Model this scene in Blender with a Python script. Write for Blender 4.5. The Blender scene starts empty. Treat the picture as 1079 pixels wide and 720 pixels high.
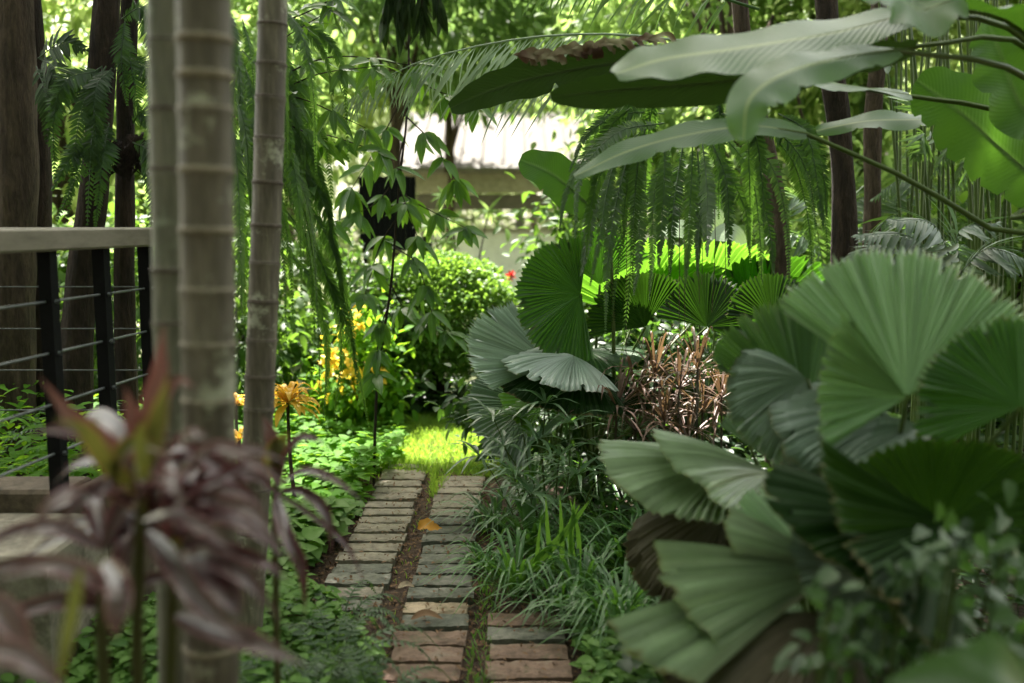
import bpy, math, random
import numpy as np
from mathutils import Vector, Matrix, noise
random.seed(7); RNG = np.random.default_rng(7)
C = bpy.context.scene.collection
sc = bpy.context.scene
R = math.radians
# ------------------------------------------------------------------ camera geometry
F = 1049.0; H = 1.55; PIT = math.atan(124 / F)
FW = np.array([0, math.cos(PIT), -math.sin(PIT)]); UP = np.array([0, math.sin(PIT), math.cos(PIT)])
CAM = np.array([0, 0, H])
def P(u, v, Y):                      # photograph pixel at world depth Y
    d = FW + np.array([1, 0, 0]) * (u - 539.5) / F + UP * (360 - v) / F
    return CAM + d * (Y / d[1])
def G(u, v, z=0.0):                  # photograph pixel on the ground
    d = FW + np.array([1, 0, 0]) * (u - 539.5) / F + UP * (360 - v) / F
    return CAM + d * ((z - H) / d[2])
def nz(a):
    a = np.asarray(a, float); l = np.linalg.norm(a, axis=-1, keepdims=True); return a / np.maximum(l, 1e-9)
def rnd(a, b): return random.uniform(a, b)
# ------------------------------------------------------------------ objects
class MB:
    def __init__(s): s.v = []; s.lv = []; s.lt = []; s.mi = []; s.uv = []; s.n = 0
    def add(s, verts, lv, lt, uv=None, mi=0):
        verts = np.asarray(verts, float).reshape(-1, 3)
        s.v.append(verts); s.lv.append(np.asarray(lv, np.int64) + s.n); s.lt.append(np.asarray(lt, np.int64))
        s.mi.append(np.full(len(lt), mi)); s.uv.append(np.zeros((len(verts), 2)) if uv is None else np.asarray(uv, float)); s.n += len(verts)
    def build(s, name, mats, parent=None, smooth=True):
        if not isinstance(mats, (list, tuple)): mats = [mats]
        v = np.concatenate(s.v); lv = np.concatenate(s.lv); lt = np.concatenate(s.lt)
        p = parent; off = np.zeros(3)
        while p is not None: off = off + np.array(p.location); p = p.parent
        v = v - off
        me = bpy.data.meshes.new(name)
        me.vertices.add(len(v)); me.vertices.foreach_set('co', v.ravel())
        me.loops.add(len(lv)); me.loops.foreach_set('vertex_index', lv)
        me.polygons.add(len(lt)); st = np.concatenate([[0], np.cumsum(lt)[:-1]])
        me.polygons.foreach_set('loop_start', st); me.polygons.foreach_set('loop_total', lt)
        me.polygons.foreach_set('material_index', np.concatenate(s.mi)); me.polygons.foreach_set('use_smooth', np.full(len(lt), smooth))
        me.update(calc_edges=True)
        uvl = me.uv_layers.new(name='UVMap'); uvs = np.concatenate(s.uv); uvl.data.foreach_set('uv', uvs[lv].ravel())
        for m in mats: me.materials.append(m)
        me.validate()
        o = bpy.data.objects.new(name, me); C.objects.link(o)
        if parent is not None: o.parent = parent
        return o
def tag(o, label=None, cat=None, group=None, kind=None):
    if label: o['label'] = label
    if cat: o['category'] = cat
    if group: o['group'] = group
    if kind: o['kind'] = kind
    return o
def thing(name, label, cat, loc=(0, 0, 0), group=None):
    o = bpy.data.objects.new(name, None); C.objects.link(o); o.location = [float(a) for a in loc]; o.empty_display_size = .1
    return tag(o, label, cat, group)
# ------------------------------------------------------------------ shapes
def spline(pts, n):
    p = np.asarray(pts, float)
    if len(p) == 2: t = np.linspace(0, 1, n)[:, None]; return p[0] * (1 - t) + p[1] * t
    q = np.vstack([2 * p[0] - p[1], p, 2 * p[-1] - p[-2]]); out = []
    for s in np.linspace(0, len(p) - 1, n):
        i = min(int(s), len(p) - 2); t = s - i; a, b, c, d = q[i:i + 4]
        out.append(.5 * (2 * b + (c - a) * t + (2 * a - 5 * b + 4 * c - d) * t * t + (3 * b - a - 3 * c + d) * t ** 3))
    return np.array(out)
def grid_faces(nr, nc):
    i = np.arange(nr - 1)[:, None] * nc + np.arange(nc - 1)[None]; i = i.ravel()
    return np.stack([i, i + 1, i + nc + 1, i + nc], 1).ravel(), np.full(len(i), 4)
def frames(sp, N):
    T = nz(np.gradient(sp, axis=0)); N = np.broadcast_to(np.asarray(N, float), T.shape)
    S = nz(np.cross(T, N)); n = np.cross(S, T); return T, S, n
PROF = {
    'leaf': lambda t: np.sin(np.pi * np.clip(t, 0, 1) ** .8) ** .85,
    'strap': lambda t: np.minimum(1, .35 + t * 2.2) * np.clip(1 - t ** 3.2, 0, 1),
    'cord': lambda t: np.clip(.22 + np.sin(np.pi * t ** .75) * .9, 0, 1) * np.clip(1 - t ** 5, 0, 1),
    'banana': lambda t: np.clip(np.sin(np.pi * np.clip(t * .96 + .03, 0, 1)), 0, 1) ** .42,
}
def blade(mb, pts, w, N=(0, 0, 1), n=14, prof='leaf', fold=(0, 0), wave=0, waves=5, na=2, mi=0, rag=0, ph=None):
    sp = spline(pts, n); T, S, Nn = frames(sp, N); t = np.linspace(0, 1, n)
    wd = PROF[prof](t) * w / 2
    ph = rnd(0, 6) if ph is None else ph; V = []; UV = []
    for i in range(n):
        for k in range(-na, na + 1):
            s = k / na; a = fold[0] if k < 0 else fold[1]; sg = 1 if k >= 0 else -1
            ww = wd[i] * abs(s)
            if rag and abs(k) >= na - 1: ww *= 1 + rag * noise.noise(Vector((t[i] * 9, sg * 3.1 + ph, 0))) - (min(.5, rag * 2) * (abs(k) / na) if noise.noise(Vector((i * 1.7, sg * 5.3 + ph, 4))) > .42 else 0)
            V.append(sp[i] + ww * (math.cos(a) * sg * S[i] + math.sin(a) * Nn[i]) + Nn[i] * wave * w * abs(s) ** 1.5 * math.sin(t[i] * waves * 6.28 + ph + sg))
            UV.append((s, t[i]))
    lv, lt = grid_faces(n, 2 * na + 1); mb.add(V, lv, lt, UV, mi)
def tube(mb, pts, r0, r1, n=10, sides=8, mi=0, rad=None, cap=True, jit=0):
    sp = spline(pts, n) if rad is None else np.asarray(pts, float); n = len(sp)
    T = nz(np.gradient(sp, axis=0)); A = np.array([0, 0, 1.]) if abs(T[0][2]) < .8 else np.array([1., 0, 0])
    r = np.linspace(r0, r1, n) if rad is None else np.asarray(rad)
    V = []; UV = []
    for i in range(n):
        S = nz(np.cross(T[i], A)); B = np.cross(T[i], S)
        for k in range(sides + 1):
            a = 2 * math.pi * (k % sides) / sides; rr = r[i]
            if jit: rr *= 1 + jit * noise.noise(Vector((math.cos(a) * 1.6, math.sin(a) * 1.6, sp[i][2] * 3 + sp[i][0])))+ jit*.5*noise.noise(Vector((math.cos(a)*5, math.sin(a)*5, sp[i][2]*1.5)))
            V.append(sp[i] + rr * (math.cos(a) * S + math.sin(a) * B)); UV.append((k / sides, i / (n - 1)))
    lv, lt = grid_faces(n, sides + 1); mb.add(V, lv, lt, UV, mi)
def box(mb, c, s, rz=0, bev=.0, mi=0, jit=0):
    c = np.asarray(c, float); x, y, z = [a / 2 for a in s]; b = min(bev, x * .9, y * .9, z * .9)
    # chamfered box: outer ring at z levels
    def ring(zz, d): return [(-x + d, -y + d * 0 + b if 0 else -y + d, zz), (x - d, -y + d, zz), (x - d, y - d, zz), (-x + d, y - d, zz)]
    L = [ring(-z, b), ring(-z + b, 0), ring(z - b, 0), ring(z, b)] if b > 0 else [ring(-z, 0), ring(z, 0)]
    V = np.array([p for r in L for p in r], float)
    if jit: V += RNG.uniform(-jit, jit, V.shape)
    ca, sa = math.cos(rz), math.sin(rz); V = V @ np.array([[ca, sa, 0], [-sa, ca, 0], [0, 0, 1]]) + c
    lv = [3, 2, 1, 0]; lt = [4]; k = len(L)
    for j in range(k - 1):
        for i in range(4): lv += [j * 4 + i, j * 4 + (i + 1) % 4, j * 4 + 4 + (i + 1) % 4, j * 4 + 4 + i]; lt.append(4)
    lv += [(k - 1) * 4 + i for i in range(4)]; lt.append(4)
    mb.add(V, lv, lt, None, mi)
# leaf templates: x = -1..1 across (times half width), y = 0..1 along, z = lift in lengths
def tmpl(rows, fold=.12, droop=.15):
    V = [(0, 0, 0, 0)]; lv = []; lt = []; UVs = [(0, 0)]
    prev = None
    for (t, w) in rows:
        i = len(V); z = -droop * t * t
        V += [(-w, t, z, 1.5 * fold * w), (0, t, z, 0), (w, t, z, 1.5 * fold * w)]; UVs += [(-w, t), (0, t), (w, t)]
        if prev is None: lv += [0, i + 1, i, 0, i + 2, i + 1]; lt += [3, 3]
        else: lv += [prev, prev + 1, i + 1, i, prev + 1, prev + 2, i + 2, i + 1]; lt += [4, 4]
        prev = i
    i = len(V); V.append((0, 1, -droop, 0)); UVs.append((0, 1)); lv += [prev, prev + 1, i, prev + 1, prev + 2, i]; lt += [3, 3]
    return np.array(V, float), np.array(lv), np.array(lt), np.array(UVs, float)
T_S = tmpl([(.45, 1)], .25, .1)
T_M = tmpl([(.2, .7), (.5, 1), (.8, .6)], .2, .25)
T_HEART = tmpl([(.02, .6), (.2, 1), (.5, .85), (.8, .4)], .12, .2)
T_LONG = tmpl([(.15, .7), (.4, 1), (.7, .7), (.9, .3)], .2, .3)
T_GRASS = tmpl([(.3, .9), (.6, .8), (.85, .45)], .3, .45)
T_PIN = tmpl([(.1, .9), (.6, .85)], .15, .1)
def cloud(mb, pos, d, nrm, L, W, T=T_S, mi=0):
    pos = np.asarray(pos, float); d = nz(d); k = len(pos)
    if k == 0: return
    s = nz(np.cross(d, nrm)); n = np.cross(s, d)
    L = np.broadcast_to(L, (k,))[:, None, None]; W = np.broadcast_to(W, (k,))[:, None, None] / 2
    tv, lv, lt, uv = T
    V = pos[:, None] + W * tv[None, :, 0:1] * s[:, None] + L * tv[None, :, 1:2] * d[:, None] + (L * tv[None, :, 2:3] + W * tv[None, :, 3:4]) * n[:, None]
    m = len(tv); mb.add(V.reshape(-1, 3), (lv[None] + np.arange(k)[:, None] * m).ravel(), np.tile(lt, k), np.tile(uv, (k, 1)), mi)
def rdir(k): return nz(RNG.normal(size=(k, 3)))
def crown_pts(c, r, n, clumps, tight=.2):
    cc = rdir(clumps) * RNG.uniform(.45, 1, (clumps, 1)) ** .5
    sz = RNG.uniform(.6, 1.3, (clumps, 1)); i = RNG.integers(0, clumps, n)
    q = cc[i] + RNG.normal(size=(n, 3)) * tight * sz[i]
    return np.asarray(c) + q * np.asarray(r), q
def crown(mb, c, r, n, size, clumps=28, tight=.17, T=T_S, asp=.45, hang=.3):
    p, q = crown_pts(c, r, n, clumps, tight)
    d = nz(nz(q) * .6 + rdir(n) * .8 + np.array([0, 0, -hang])); nr = nz(rdir(n) * .55 + np.array([0, -.1, .9]))
    L = RNG.uniform(.7, 1.25, n) * size; cloud(mb, p, d, nr, L, L * asp, T)
def pinnate(mb, pts, n, ll, lw, N=(0, 0, 1), ang=60, droop=.2, r=.004, T=T_PIN, taper=(.35, 1, .12), mi=0, jit=.08, start=.06, both=True, stem_mi=None, lnrm=None):
    """a frond: a stalk along pts with a pair of leaflets at each of n nodes"""
    sp = spline(pts, max(n, 6)); tube(mb, sp[:: max(1, len(sp) // 12)] if len(sp) > 14 else sp, r, r * .35, n=12, sides=5, mi=mi if stem_mi is None else stem_mi)
    T_, S, Nn = frames(sp, N); t = np.linspace(0, 1, len(sp)); k = t >= start; sp, T_, S, Nn, t = sp[k], T_[k], S[k], Nn[k], t[k]
    tt = (t - start) / (1 - start); pr = np.interp(tt, [0, .3, 1], taper)
    a = R(ang) * (1 - .35 * tt)
    for sg in (-1, 1):
        kp = RNG.random(len(t)) > .06; tw = .35 * math.sin(rnd(0, 6)) 
        d = nz(T_ * np.cos(a)[:, None] + sg * S * np.sin(a)[:, None] + np.array([0, 0, -droop]) + RNG.normal(size=sp.shape) * jit)
        nn_ = nz((Nn if lnrm is None else np.array(lnrm, float)) + S * tw * sg * tt[:, None] + RNG.normal(size=sp.shape) * jit * 1.6); cloud(mb, sp[kp], d[kp], nn_[kp], (ll * pr * RNG.uniform(.78, 1.1, len(sp)))[kp], (lw * (pr * .5 + .5))[kp], T, mi)
def fan(mb, hub, tip, N, span=(-110, 110), pleats=30, cup=.1, droop=.1, fold=0, wave=0, depth=.026, rows=8, waves=2, seed=0, lobe=0, l0=45):
    """a pleated, toothed circular palm leaf"""
    pleats = int(pleats * 1.4); hub = np.asarray(hub, float); A = np.asarray(tip, float) - hub; Rr = np.linalg.norm(A); A = nz(A)
    B = nz(np.cross(A, N)); Nn = np.cross(B, A); m = pleats * 2 + 1; rs = np.linspace(.015, 1, rows); V = []; UV = []
    rg = random.Random(seed)
    jr = [1 + rg.uniform(-.025, .02) for _ in range(m)]; sp_ = [(.80 if rg.random() < .07 else 1) for _ in range(m)]; jd = [rg.uniform(.45, 1.5) for _ in range(m)]; js = [rg.uniform(-.25, .25) for _ in range(m)]; big = [noise.noise(Vector((j * .16, seed * 1.7, 0))) * 1.6 for j in range(m)]
    for i, q in enumerate(rs):
        for j in range(m):
            th = R(span[0] + (span[1] - span[0]) * (j + js[j]) / (m - 1)); ridge = j % 2
            rad = Rr * q * (1 if i < rows - 1 else (1.0 if ridge else .945) * jr[j] * sp_[j]) * (1 - .06 * abs(math.sin(th * .5)))
            d = math.cos(th) * A + math.sin(th) * B
            off = (1 if ridge else -1) * depth * Rr * min(1, q * 1.4) * .5 * jd[j] + big[j] * depth * Rr * q
            off += cup * Rr * q * q + fold * Rr * q * abs(math.sin(th)) ** 1.3 + wave * Rr * q ** 1.5 * math.sin(th * waves + seed)
            off += lobe * Rr * q * max(0, abs(th) - R(l0)); p = hub + d * rad + Nn * off; p[2] -= droop * Rr * q ** 2.2
            V.append(p); UV.append((th, q))
    lv, lt = grid_faces(rows, m); mb.add(V, lv, lt, UV)
# ------------------------------------------------------------------ materials
def mat(name):
    m = bpy.data.materials.new(name); m.use_nodes = True; nt = m.node_tree; nt.nodes.clear(); return m, nt
def nd(nt, t, **k):
    n = nt.nodes.new(t)
    for a, b in k.items():
        if a in n.inputs: n.inputs[a].default_value = b
        else: setattr(n, a, b)
    return n
def ramp(nt, fac, stops):
    r = nd(nt, 'ShaderNodeValToRGB'); e = r.color_ramp.elements
    while len(e) < len(stops): e.new(.5)
    for x, (p, c) in zip(e, stops): x.position = p; x.color = (*c, 1)
    nt.links.new(fac, r.inputs[0]); return r.outputs[0]
def leafmat(name, col, col2=None, trans=(.25, .45, .04), tf=.3, rough=.42, spec=.5, rib=None, veins=0, edge=None, blotch=0, ts=1.0, streak=False):
    sc_ = {'fan_leaf': 1.7, 'fan_leaf_pale': 1.0, 'palm_leaflets_lit': 1, 'banana_leaf': .9, 'tree_leaves': 1, 'tree_leaves_yellowish': 1, 'far_leaves': 1, 'grass_blades': .9, 'cover_leaves': .8, 'yellow_leaves': .75, 'yellow_flowers': .8, 'cover_leaves_cool': .85, 'fan_leaf_grey': 1.1, 'fan_leaf_pale': 1.05, 'corner_leaves': .42, 'cover_leaves_dark': .45, 'fan_leaf_old': .45, 'fan_leaf_dark': .6, 'purple_leaves': .42, 'fan_leaf_shaded': .6, 'purple_leaves_pale': .24, 'fern_leaflets': .45, 'fern_leaflets_bluish': .45, 'fern_leaflets_dark': .4, 'strap_leaves': .85, 'umbrella_leaves': .95, 'red_brown_leaves': .9}.get(name, .66); spec = spec if name in ('fan_leaf_grey', 'fan_leaf_mid', 'strap_leaves', 'umbrella_leaves', 'fan_leaf', 'fan_leaf_pale', 'purple_leaves', 'purple_leaves_pale', 'banana_leaf', 'pink_leaves') else spec * .5; col = tuple(x * sc_ for x in col); col2 = tuple(x * sc_ for x in col2) if col2 else None  # albedo scales put shade into dark leaves and light into the fan leaf
    m, nt = mat(name); L = nt.links
    col2 = col2 or tuple(c * 1.7 for c in col)
    geo = nd(nt, 'ShaderNodeNewGeometry'); tc = nd(nt, 'ShaderNodeTexCoord')
    nse = nd(nt, 'ShaderNodeTexNoise', Scale=3.0 if not blotch else blotch, Detail=4.0); L.new(tc.outputs['Object'], nse.inputs['Vector'])
    oi = nd(nt, 'ShaderNodeObjectInfo')
    ad = nd(nt, 'ShaderNodeMath', operation='ADD'); L.new(geo.outputs['Random Per Island'], ad.inputs[0]); L.new(nse.outputs[0], ad.inputs[1])
    ad2 = nd(nt, 'ShaderNodeMath', operation='MULTIPLY_ADD'); L.new(oi.outputs['Random'], ad2.inputs[0]); ad2.inputs[1].default_value = .35; L.new(ad.outputs[0], ad2.inputs[2])
    c = ramp(nt, ad2.outputs[0], [(.3, tuple(x * .75 for x in col)), (.75, col), (1.0, col2)]) if not blotch else ramp(nt, nse.outputs[0], [(.35, col), (.5, tuple((a + b) / 2 for a, b in zip(col, col2))), (.62, col2)])
    sep = nd(nt, 'ShaderNodeSeparateXYZ'); uv = nd(nt, 'ShaderNodeUVMap'); L.new(uv.outputs[0], sep.inputs[0])
    ab = nd(nt, 'ShaderNodeMath', operation='ABSOLUTE'); L.new(sep.outputs[0], ab.inputs[0])
    if streak:
        cm = nd(nt, 'ShaderNodeCombineXYZ'); mm = nd(nt, 'ShaderNodeMath', operation='MULTIPLY'); mm.inputs[1].default_value = 16; L.new(sep.outputs[0], mm.inputs[0]); L.new(mm.outputs[0], cm.inputs[0])
        m3 = nd(nt, 'ShaderNodeMath', operation='MULTIPLY'); m3.inputs[1].default_value = .8; L.new(sep.outputs[1], m3.inputs[0]); L.new(m3.outputs[0], cm.inputs[1]); L.new(oi.outputs['Random'], cm.inputs[2])
        ns = nd(nt, 'ShaderNodeTexNoise', Scale=1.0, Detail=5.0, Roughness=.7); L.new(cm.outputs[0], ns.inputs['Vector'])
        sr = nd(nt, 'ShaderNodeMapRange'); sr.inputs[1].default_value = .35; sr.inputs[2].default_value = .65; sr.inputs[3].default_value = .62; sr.inputs[4].default_value = 1.25; L.new(ns.outputs[0], sr.inputs[0])
        mx = nd(nt, 'ShaderNodeMix', data_type='RGBA', blend_type='MULTIPLY'); mx.inputs[0].default_value = 1; L.new(c, mx.inputs[6]); L.new(sr.outputs[0], mx.inputs[7]); c = mx.outputs[2]
        rb = nd(nt, 'ShaderNodeMath', operation='MULTIPLY_ADD'); L.new(ns.outputs[0], rb.inputs[0]); rb.inputs[1].default_value = .16; L.new(sep.outputs[1], rb.inputs[2])
        r2 = nd(nt, 'ShaderNodeMapRange'); r2.inputs[1].default_value = 1.055; r2.inputs[2].default_value = 1.09; r2.inputs[4].default_value = .8; L.new(rb.outputs[0], r2.inputs[0])
        mx = nd(nt, 'ShaderNodeMix', data_type='RGBA'); L.new(r2.outputs[0], mx.inputs[0]); L.new(c, mx.inputs[6]); mx.inputs[7].default_value = (.17, .12, .06, 1); c = mx.outputs[2]
    if rib:
        lt = nd(nt, 'ShaderNodeMapRange'); lt.inputs[1].default_value = .03; lt.inputs[2].default_value = .12; lt.inputs[3].default_value = 1; lt.inputs[4].default_value = 0
        L.new(ab.outputs[0], lt.inputs[0]); mx = nd(nt, 'ShaderNodeMix', data_type='RGBA'); L.new(lt.outputs[0], mx.inputs[0]); L.new(c, mx.inputs[6]); mx.inputs[7].default_value = (*rib, 1); c = mx.outputs[2]
    if edge:
        lt = nd(nt, 'ShaderNodeMapRange'); lt.inputs[1].default_value = .72; lt.inputs[2].default_value = .95
        L.new(ab.outputs[0], lt.inputs[0]); mx = nd(nt, 'ShaderNodeMix', data_type='RGBA'); L.new(lt.outputs[0], mx.inputs[0]); L.new(c, mx.inputs[6]); mx.inputs[7].default_value = (*edge, 1); c = mx.outputs[2]
    p = nd(nt, 'ShaderNodeBsdfPrincipled'); L.new(c, p.inputs['Base Color']); p.inputs['Roughness'].default_value = rough; p.inputs['Specular IOR Level'].default_value = spec
    tr = nd(nt, 'ShaderNodeBsdfTranslucent'); ms = nd(nt, 'ShaderNodeMixShader'); ms.inputs[0].default_value = tf
    tm = nd(nt, 'ShaderNodeMix', data_type='RGBA', blend_type='MIX'); tm.inputs[0].default_value = .75
    L.new(c, tm.inputs[6]); tm.inputs[7].default_value = (*[x * ts for x in trans], 1); L.new(tm.outputs[2], tr.inputs[0])
    L.new(p.outputs[0], ms.inputs[1]); L.new(tr.outputs[0], ms.inputs[2])
    o = nd(nt, 'ShaderNodeOutputMaterial'); L.new(ms.outputs[0], o.inputs[0])
    hgt = None
    if veins:
        mu = nd(nt, 'ShaderNodeMath', operation='MULTIPLY_ADD'); L.new(ab.outputs[0], mu.inputs[0]); mu.inputs[1].default_value = -.12; L.new(sep.outputs[1], mu.inputs[2])
        m2 = nd(nt, 'ShaderNodeMath', operation='MULTIPLY'); L.new(mu.outputs[0], m2.inputs[0]); m2.inputs[1].default_value = veins
        sn = nd(nt, 'ShaderNodeMath', operation='SINE'); L.new(m2.outputs[0], sn.inputs[0]); hgt = sn.outputs[0]; dist = .0007
    else:
        n2 = nd(nt, 'ShaderNodeTexNoise', Scale=60.0, Detail=2.0); L.new(tc.outputs['Object'], n2.inputs['Vector']); hgt = n2.outputs[0]; dist = .002
    bp = nd(nt, 'ShaderNodeBump', Strength=.5, Distance=dist); L.new(hgt, bp.inputs['Height']); L.new(bp.outputs[0], p.inputs['Normal'])
    return m
def rough_mat(name, stops, scale=6, rough=.85, bump=.4, dist=.01, stretch=(1, 1, 1), detail=8, spec=.3, scale2=None, patch=None, pscale=3.0, pth=.55):
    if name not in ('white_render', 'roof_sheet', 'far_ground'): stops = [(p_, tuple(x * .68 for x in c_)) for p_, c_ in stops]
    m, nt = mat(name); L = nt.links
    tc = nd(nt, 'ShaderNodeTexCoord'); mp = nd(nt, 'ShaderNodeMapping'); mp.inputs['Scale'].default_value = stretch; L.new(tc.outputs['Object'], mp.inputs[0])
    n = nd(nt, 'ShaderNodeTexNoise', Scale=float(scale), Detail=float(detail), Roughness=.65); L.new(mp.outputs[0], n.inputs['Vector'])
    c = ramp(nt, n.outputs[0], stops)
    n2 = nd(nt, 'ShaderNodeTexNoise', Scale=float(scale2 or scale * 4), Detail=6.0, Roughness=.7); L.new(mp.outputs[0], n2.inputs['Vector'])
    mx = nd(nt, 'ShaderNodeMix', data_type='RGBA', blend_type='OVERLAY'); mx.inputs[0].default_value = .6; L.new(c, mx.inputs[6]); L.new(n2.outputs[0], mx.inputs[7])
    cc_ = mx.outputs[2]
    if patch:
        n3 = nd(nt, 'ShaderNodeTexNoise', Scale=float(pscale), Detail=9.0, Roughness=.75); L.new(tc.outputs['Object'], n3.inputs['Vector'])
        mr = nd(nt, 'ShaderNodeMapRange'); mr.inputs[1].default_value = pth; mr.inputs[2].default_value = pth + .08; mr.inputs[4].default_value = .75; L.new(n3.outputs[0], mr.inputs[0])
        m4 = nd(nt, 'ShaderNodeMix', data_type='RGBA'); L.new(mr.outputs[0], m4.inputs[0]); L.new(cc_, m4.inputs[6]); m4.inputs[7].default_value = (*patch, 1); cc_ = m4.outputs[2]
    p = nd(nt, 'ShaderNodeBsdfPrincipled'); L.new(cc_, p.inputs['Base Color']); p.inputs['Roughness'].default_value = rough; p.inputs['Specular IOR Level'].default_value = spec
    ad = nd(nt, 'ShaderNodeMath', operation='ADD'); L.new(n.outputs[0], ad.inputs[0]); L.new(n2.outputs[0], ad.inputs[1])
    bp = nd(nt, 'ShaderNodeBump', Strength=bump, Distance=dist); L.new(ad.outputs[0], bp.inputs['Height']); L.new(bp.outputs[0], p.inputs['Normal'])
    o = nd(nt, 'ShaderNodeOutputMaterial'); L.new(p.outputs[0], o.inputs[0]); return m
def flat(name, col, rough=.6, metal=0, spec=.4):
    return rough_mat(name, [(.3, tuple(c * .85 for c in col)), (.7, tuple(min(1, c * 1.12) for c in col))], 3, rough, .15, .003, spec=spec)
M = {}
M['soil'] = rough_mat('soil', [(.3, (.035, .022, .014)), (.5, (.075, .045, .03)), (.7, (.12, .075, .048))], 9, .95, .9, .03)
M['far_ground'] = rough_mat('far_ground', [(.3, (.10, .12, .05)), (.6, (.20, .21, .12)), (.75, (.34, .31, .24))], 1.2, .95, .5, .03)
M['slab'] = rough_mat('slab', [(.3, (.13, .115, .09)), (.5, (.23, .20, .155)), (.7, (.33, .285, .22))], 7, .8, .5, .006, patch=(.055, .06, .028), pscale=7, pth=.56)
M['slab_grey'] = rough_mat('slab_grey', [(.3, (.07, .075, .06)), (.5, (.13, .13, .105)), (.7, (.2, .19, .155))], 9, .8, .5, .006, patch=(.055, .06, .028), pscale=7, pth=.56)
M['slab_tan'] = rough_mat('slab_tan', [(.3, (.2, .15, .1)), (.6, (.36, .28, .19))], 9, .8, .5, .006, patch=(.055, .06, .028), pscale=7, pth=.56)
M['slab_red'] = rough_mat('slab_red', [(.3, (.11, .07, .052)), (.55, (.21, .135, .10)), (.75, (.20, .17, .135))], 9, .85, .5, .006, patch=(.055, .06, .028), pscale=7, pth=.56)
M['bark'] = rough_mat('bark', [(.3, (.045, .03, .02)), (.5, (.10, .07, .05)), (.7, (.17, .12, .085))], 14, .95, 1, .03, (1, 1, .22))
M['bark_dark'] = rough_mat('bark_dark', [(.3, (.014, .009, .006)), (.5, (.036, .023, .016)), (.7, (.075, .048, .033))], 14, .95, 1, .025, (1, 1, .25))
M['culm'] = rough_mat('culm', [(.3, (.07, .056, .043)), (.5, (.14, .115, .09)), (.7, (.24, .205, .165))], 7, .6, .35, .004, (3, 3, .35), spec=.35, patch=(.36, .36, .29), pscale=7, pth=.55)
M['culm_green'] = rough_mat('culm_green', [(.3, (.12, .12, .09)), (.5, (.19, .185, .145)), (.7, (.27, .25, .20))], 9, .6, .35, .004, (3, 3, .35), spec=.35, patch=(.30, .34, .27), pscale=8, pth=.56)
M['node_pale'] = rough_mat('node_pale', [(.3, (.17, .135, .10)), (.7, (.31, .26, .19))], 30, .7, .3, .003)
M['node_dark'] = rough_mat('node_dark', [(.3, (.06, .045, .035)), (.7, (.13, .10, .08))], 30, .8, .4, .003)
M['concrete'] = rough_mat('concrete', [(.3, (.16, .14, .11)), (.5, (.25, .22, .18)), (.7, (.34, .30, .24))], 5, .9, .5, .008, patch=(.07, .06, .045), pscale=4, pth=.52)
M['kerb'] = rough_mat('kerb', [(.3, (.07, .05, .035)), (.7, (.16, .12, .09))], 7, .9, .5, .008)
M['rail'] = rough_mat('rail', [(.3, (.17, .145, .115)), (.7, (.29, .255, .205))], 5, .6, .3, .003, (1, .2, 1))
M['black'] = rough_mat('black_metal', [(.3, (.003, .003, .004)), (.7, (.007, .007, .009))], 8, .7, .1, .002, spec=.12)
M['wire'] = rough_mat('wire', [(.3, (.10, .11, .12)), (.7, (.2, .21, .22))], 8, .4, .1, .002)
M['white'] = flat('white_render', (.78, .77, .75), .8); M['roof'] = rough_mat('roof_sheet', [(.3, (.042, .035, .031)), (.7, (.066, .056, .05))], 3, .8, .4, .01, (6, 1, 1))
M['fascia'] = flat('fascia', (.46, .41, .33)); M['beam'] = flat('beam', (.2, .18, .16)); M['glass_dark'] = flat('dark_interior', (.1, .11, .1))
# foliage: pale and dark fan leaf copies put light and shade into the colour
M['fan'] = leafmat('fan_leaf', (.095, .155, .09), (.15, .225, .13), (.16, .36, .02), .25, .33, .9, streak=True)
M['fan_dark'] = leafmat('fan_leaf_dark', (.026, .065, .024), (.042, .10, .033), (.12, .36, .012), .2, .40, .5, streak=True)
M['fan_shaded'] = leafmat('fan_leaf_shaded', (.012, .034, .010), (.02, .05, .014), (.08, .22, .01), .15, .5, .2, streak=True)  # shade on unlit undersides put into a darker copy of the fan leaf
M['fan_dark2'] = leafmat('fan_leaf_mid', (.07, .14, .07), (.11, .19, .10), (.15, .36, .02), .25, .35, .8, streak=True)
M['fan_sheen'] = leafmat('fan_leaf_pale', (.15, .21, .17), (.25, .32, .27), (.2, .36, .08), .25, .3, 1.0, streak=True)  # grey sky sheen put into the base colour
M['fan_lit'] = leafmat('fan_leaf_lit', (.05, .14, .02), (.08, .2, .03), (.22, .50, .03), .38, .42, .4, streak=True)  # brighter copy; backlit glow put into leaf and transmission colour
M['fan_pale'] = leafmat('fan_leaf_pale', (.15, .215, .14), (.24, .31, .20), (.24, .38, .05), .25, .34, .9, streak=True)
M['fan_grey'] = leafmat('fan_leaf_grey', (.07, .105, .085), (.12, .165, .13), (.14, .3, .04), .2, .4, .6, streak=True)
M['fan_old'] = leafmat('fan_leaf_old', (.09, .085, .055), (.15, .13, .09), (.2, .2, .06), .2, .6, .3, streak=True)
M['stalk'] = leafmat('stalk', (.06, .10, .025), (.10, .15, .04), (.2, .35, .05), .1, .45, .4)
M['banana'] = leafmat('banana_leaf', (.055, .105, .055), (.09, .15, .08), (.15, .35, .02), .30, .36, .55, rib=(.22, .28, .12), veins=260)
M['banana_dark'] = leafmat('banana_leaf_dark', (.018, .042, .012), (.035, .07, .02), (.06, .14, .012), .10, .45, .4, rib=(.05, .08, .03), veins=260)
M['banana_green'] = leafmat('banana_leaf_green', (.03, .08, .018), (.05, .12, .026), (.14, .34, .02), .28, .4, .45, rib=(.09, .15, .05), veins=260)
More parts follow.
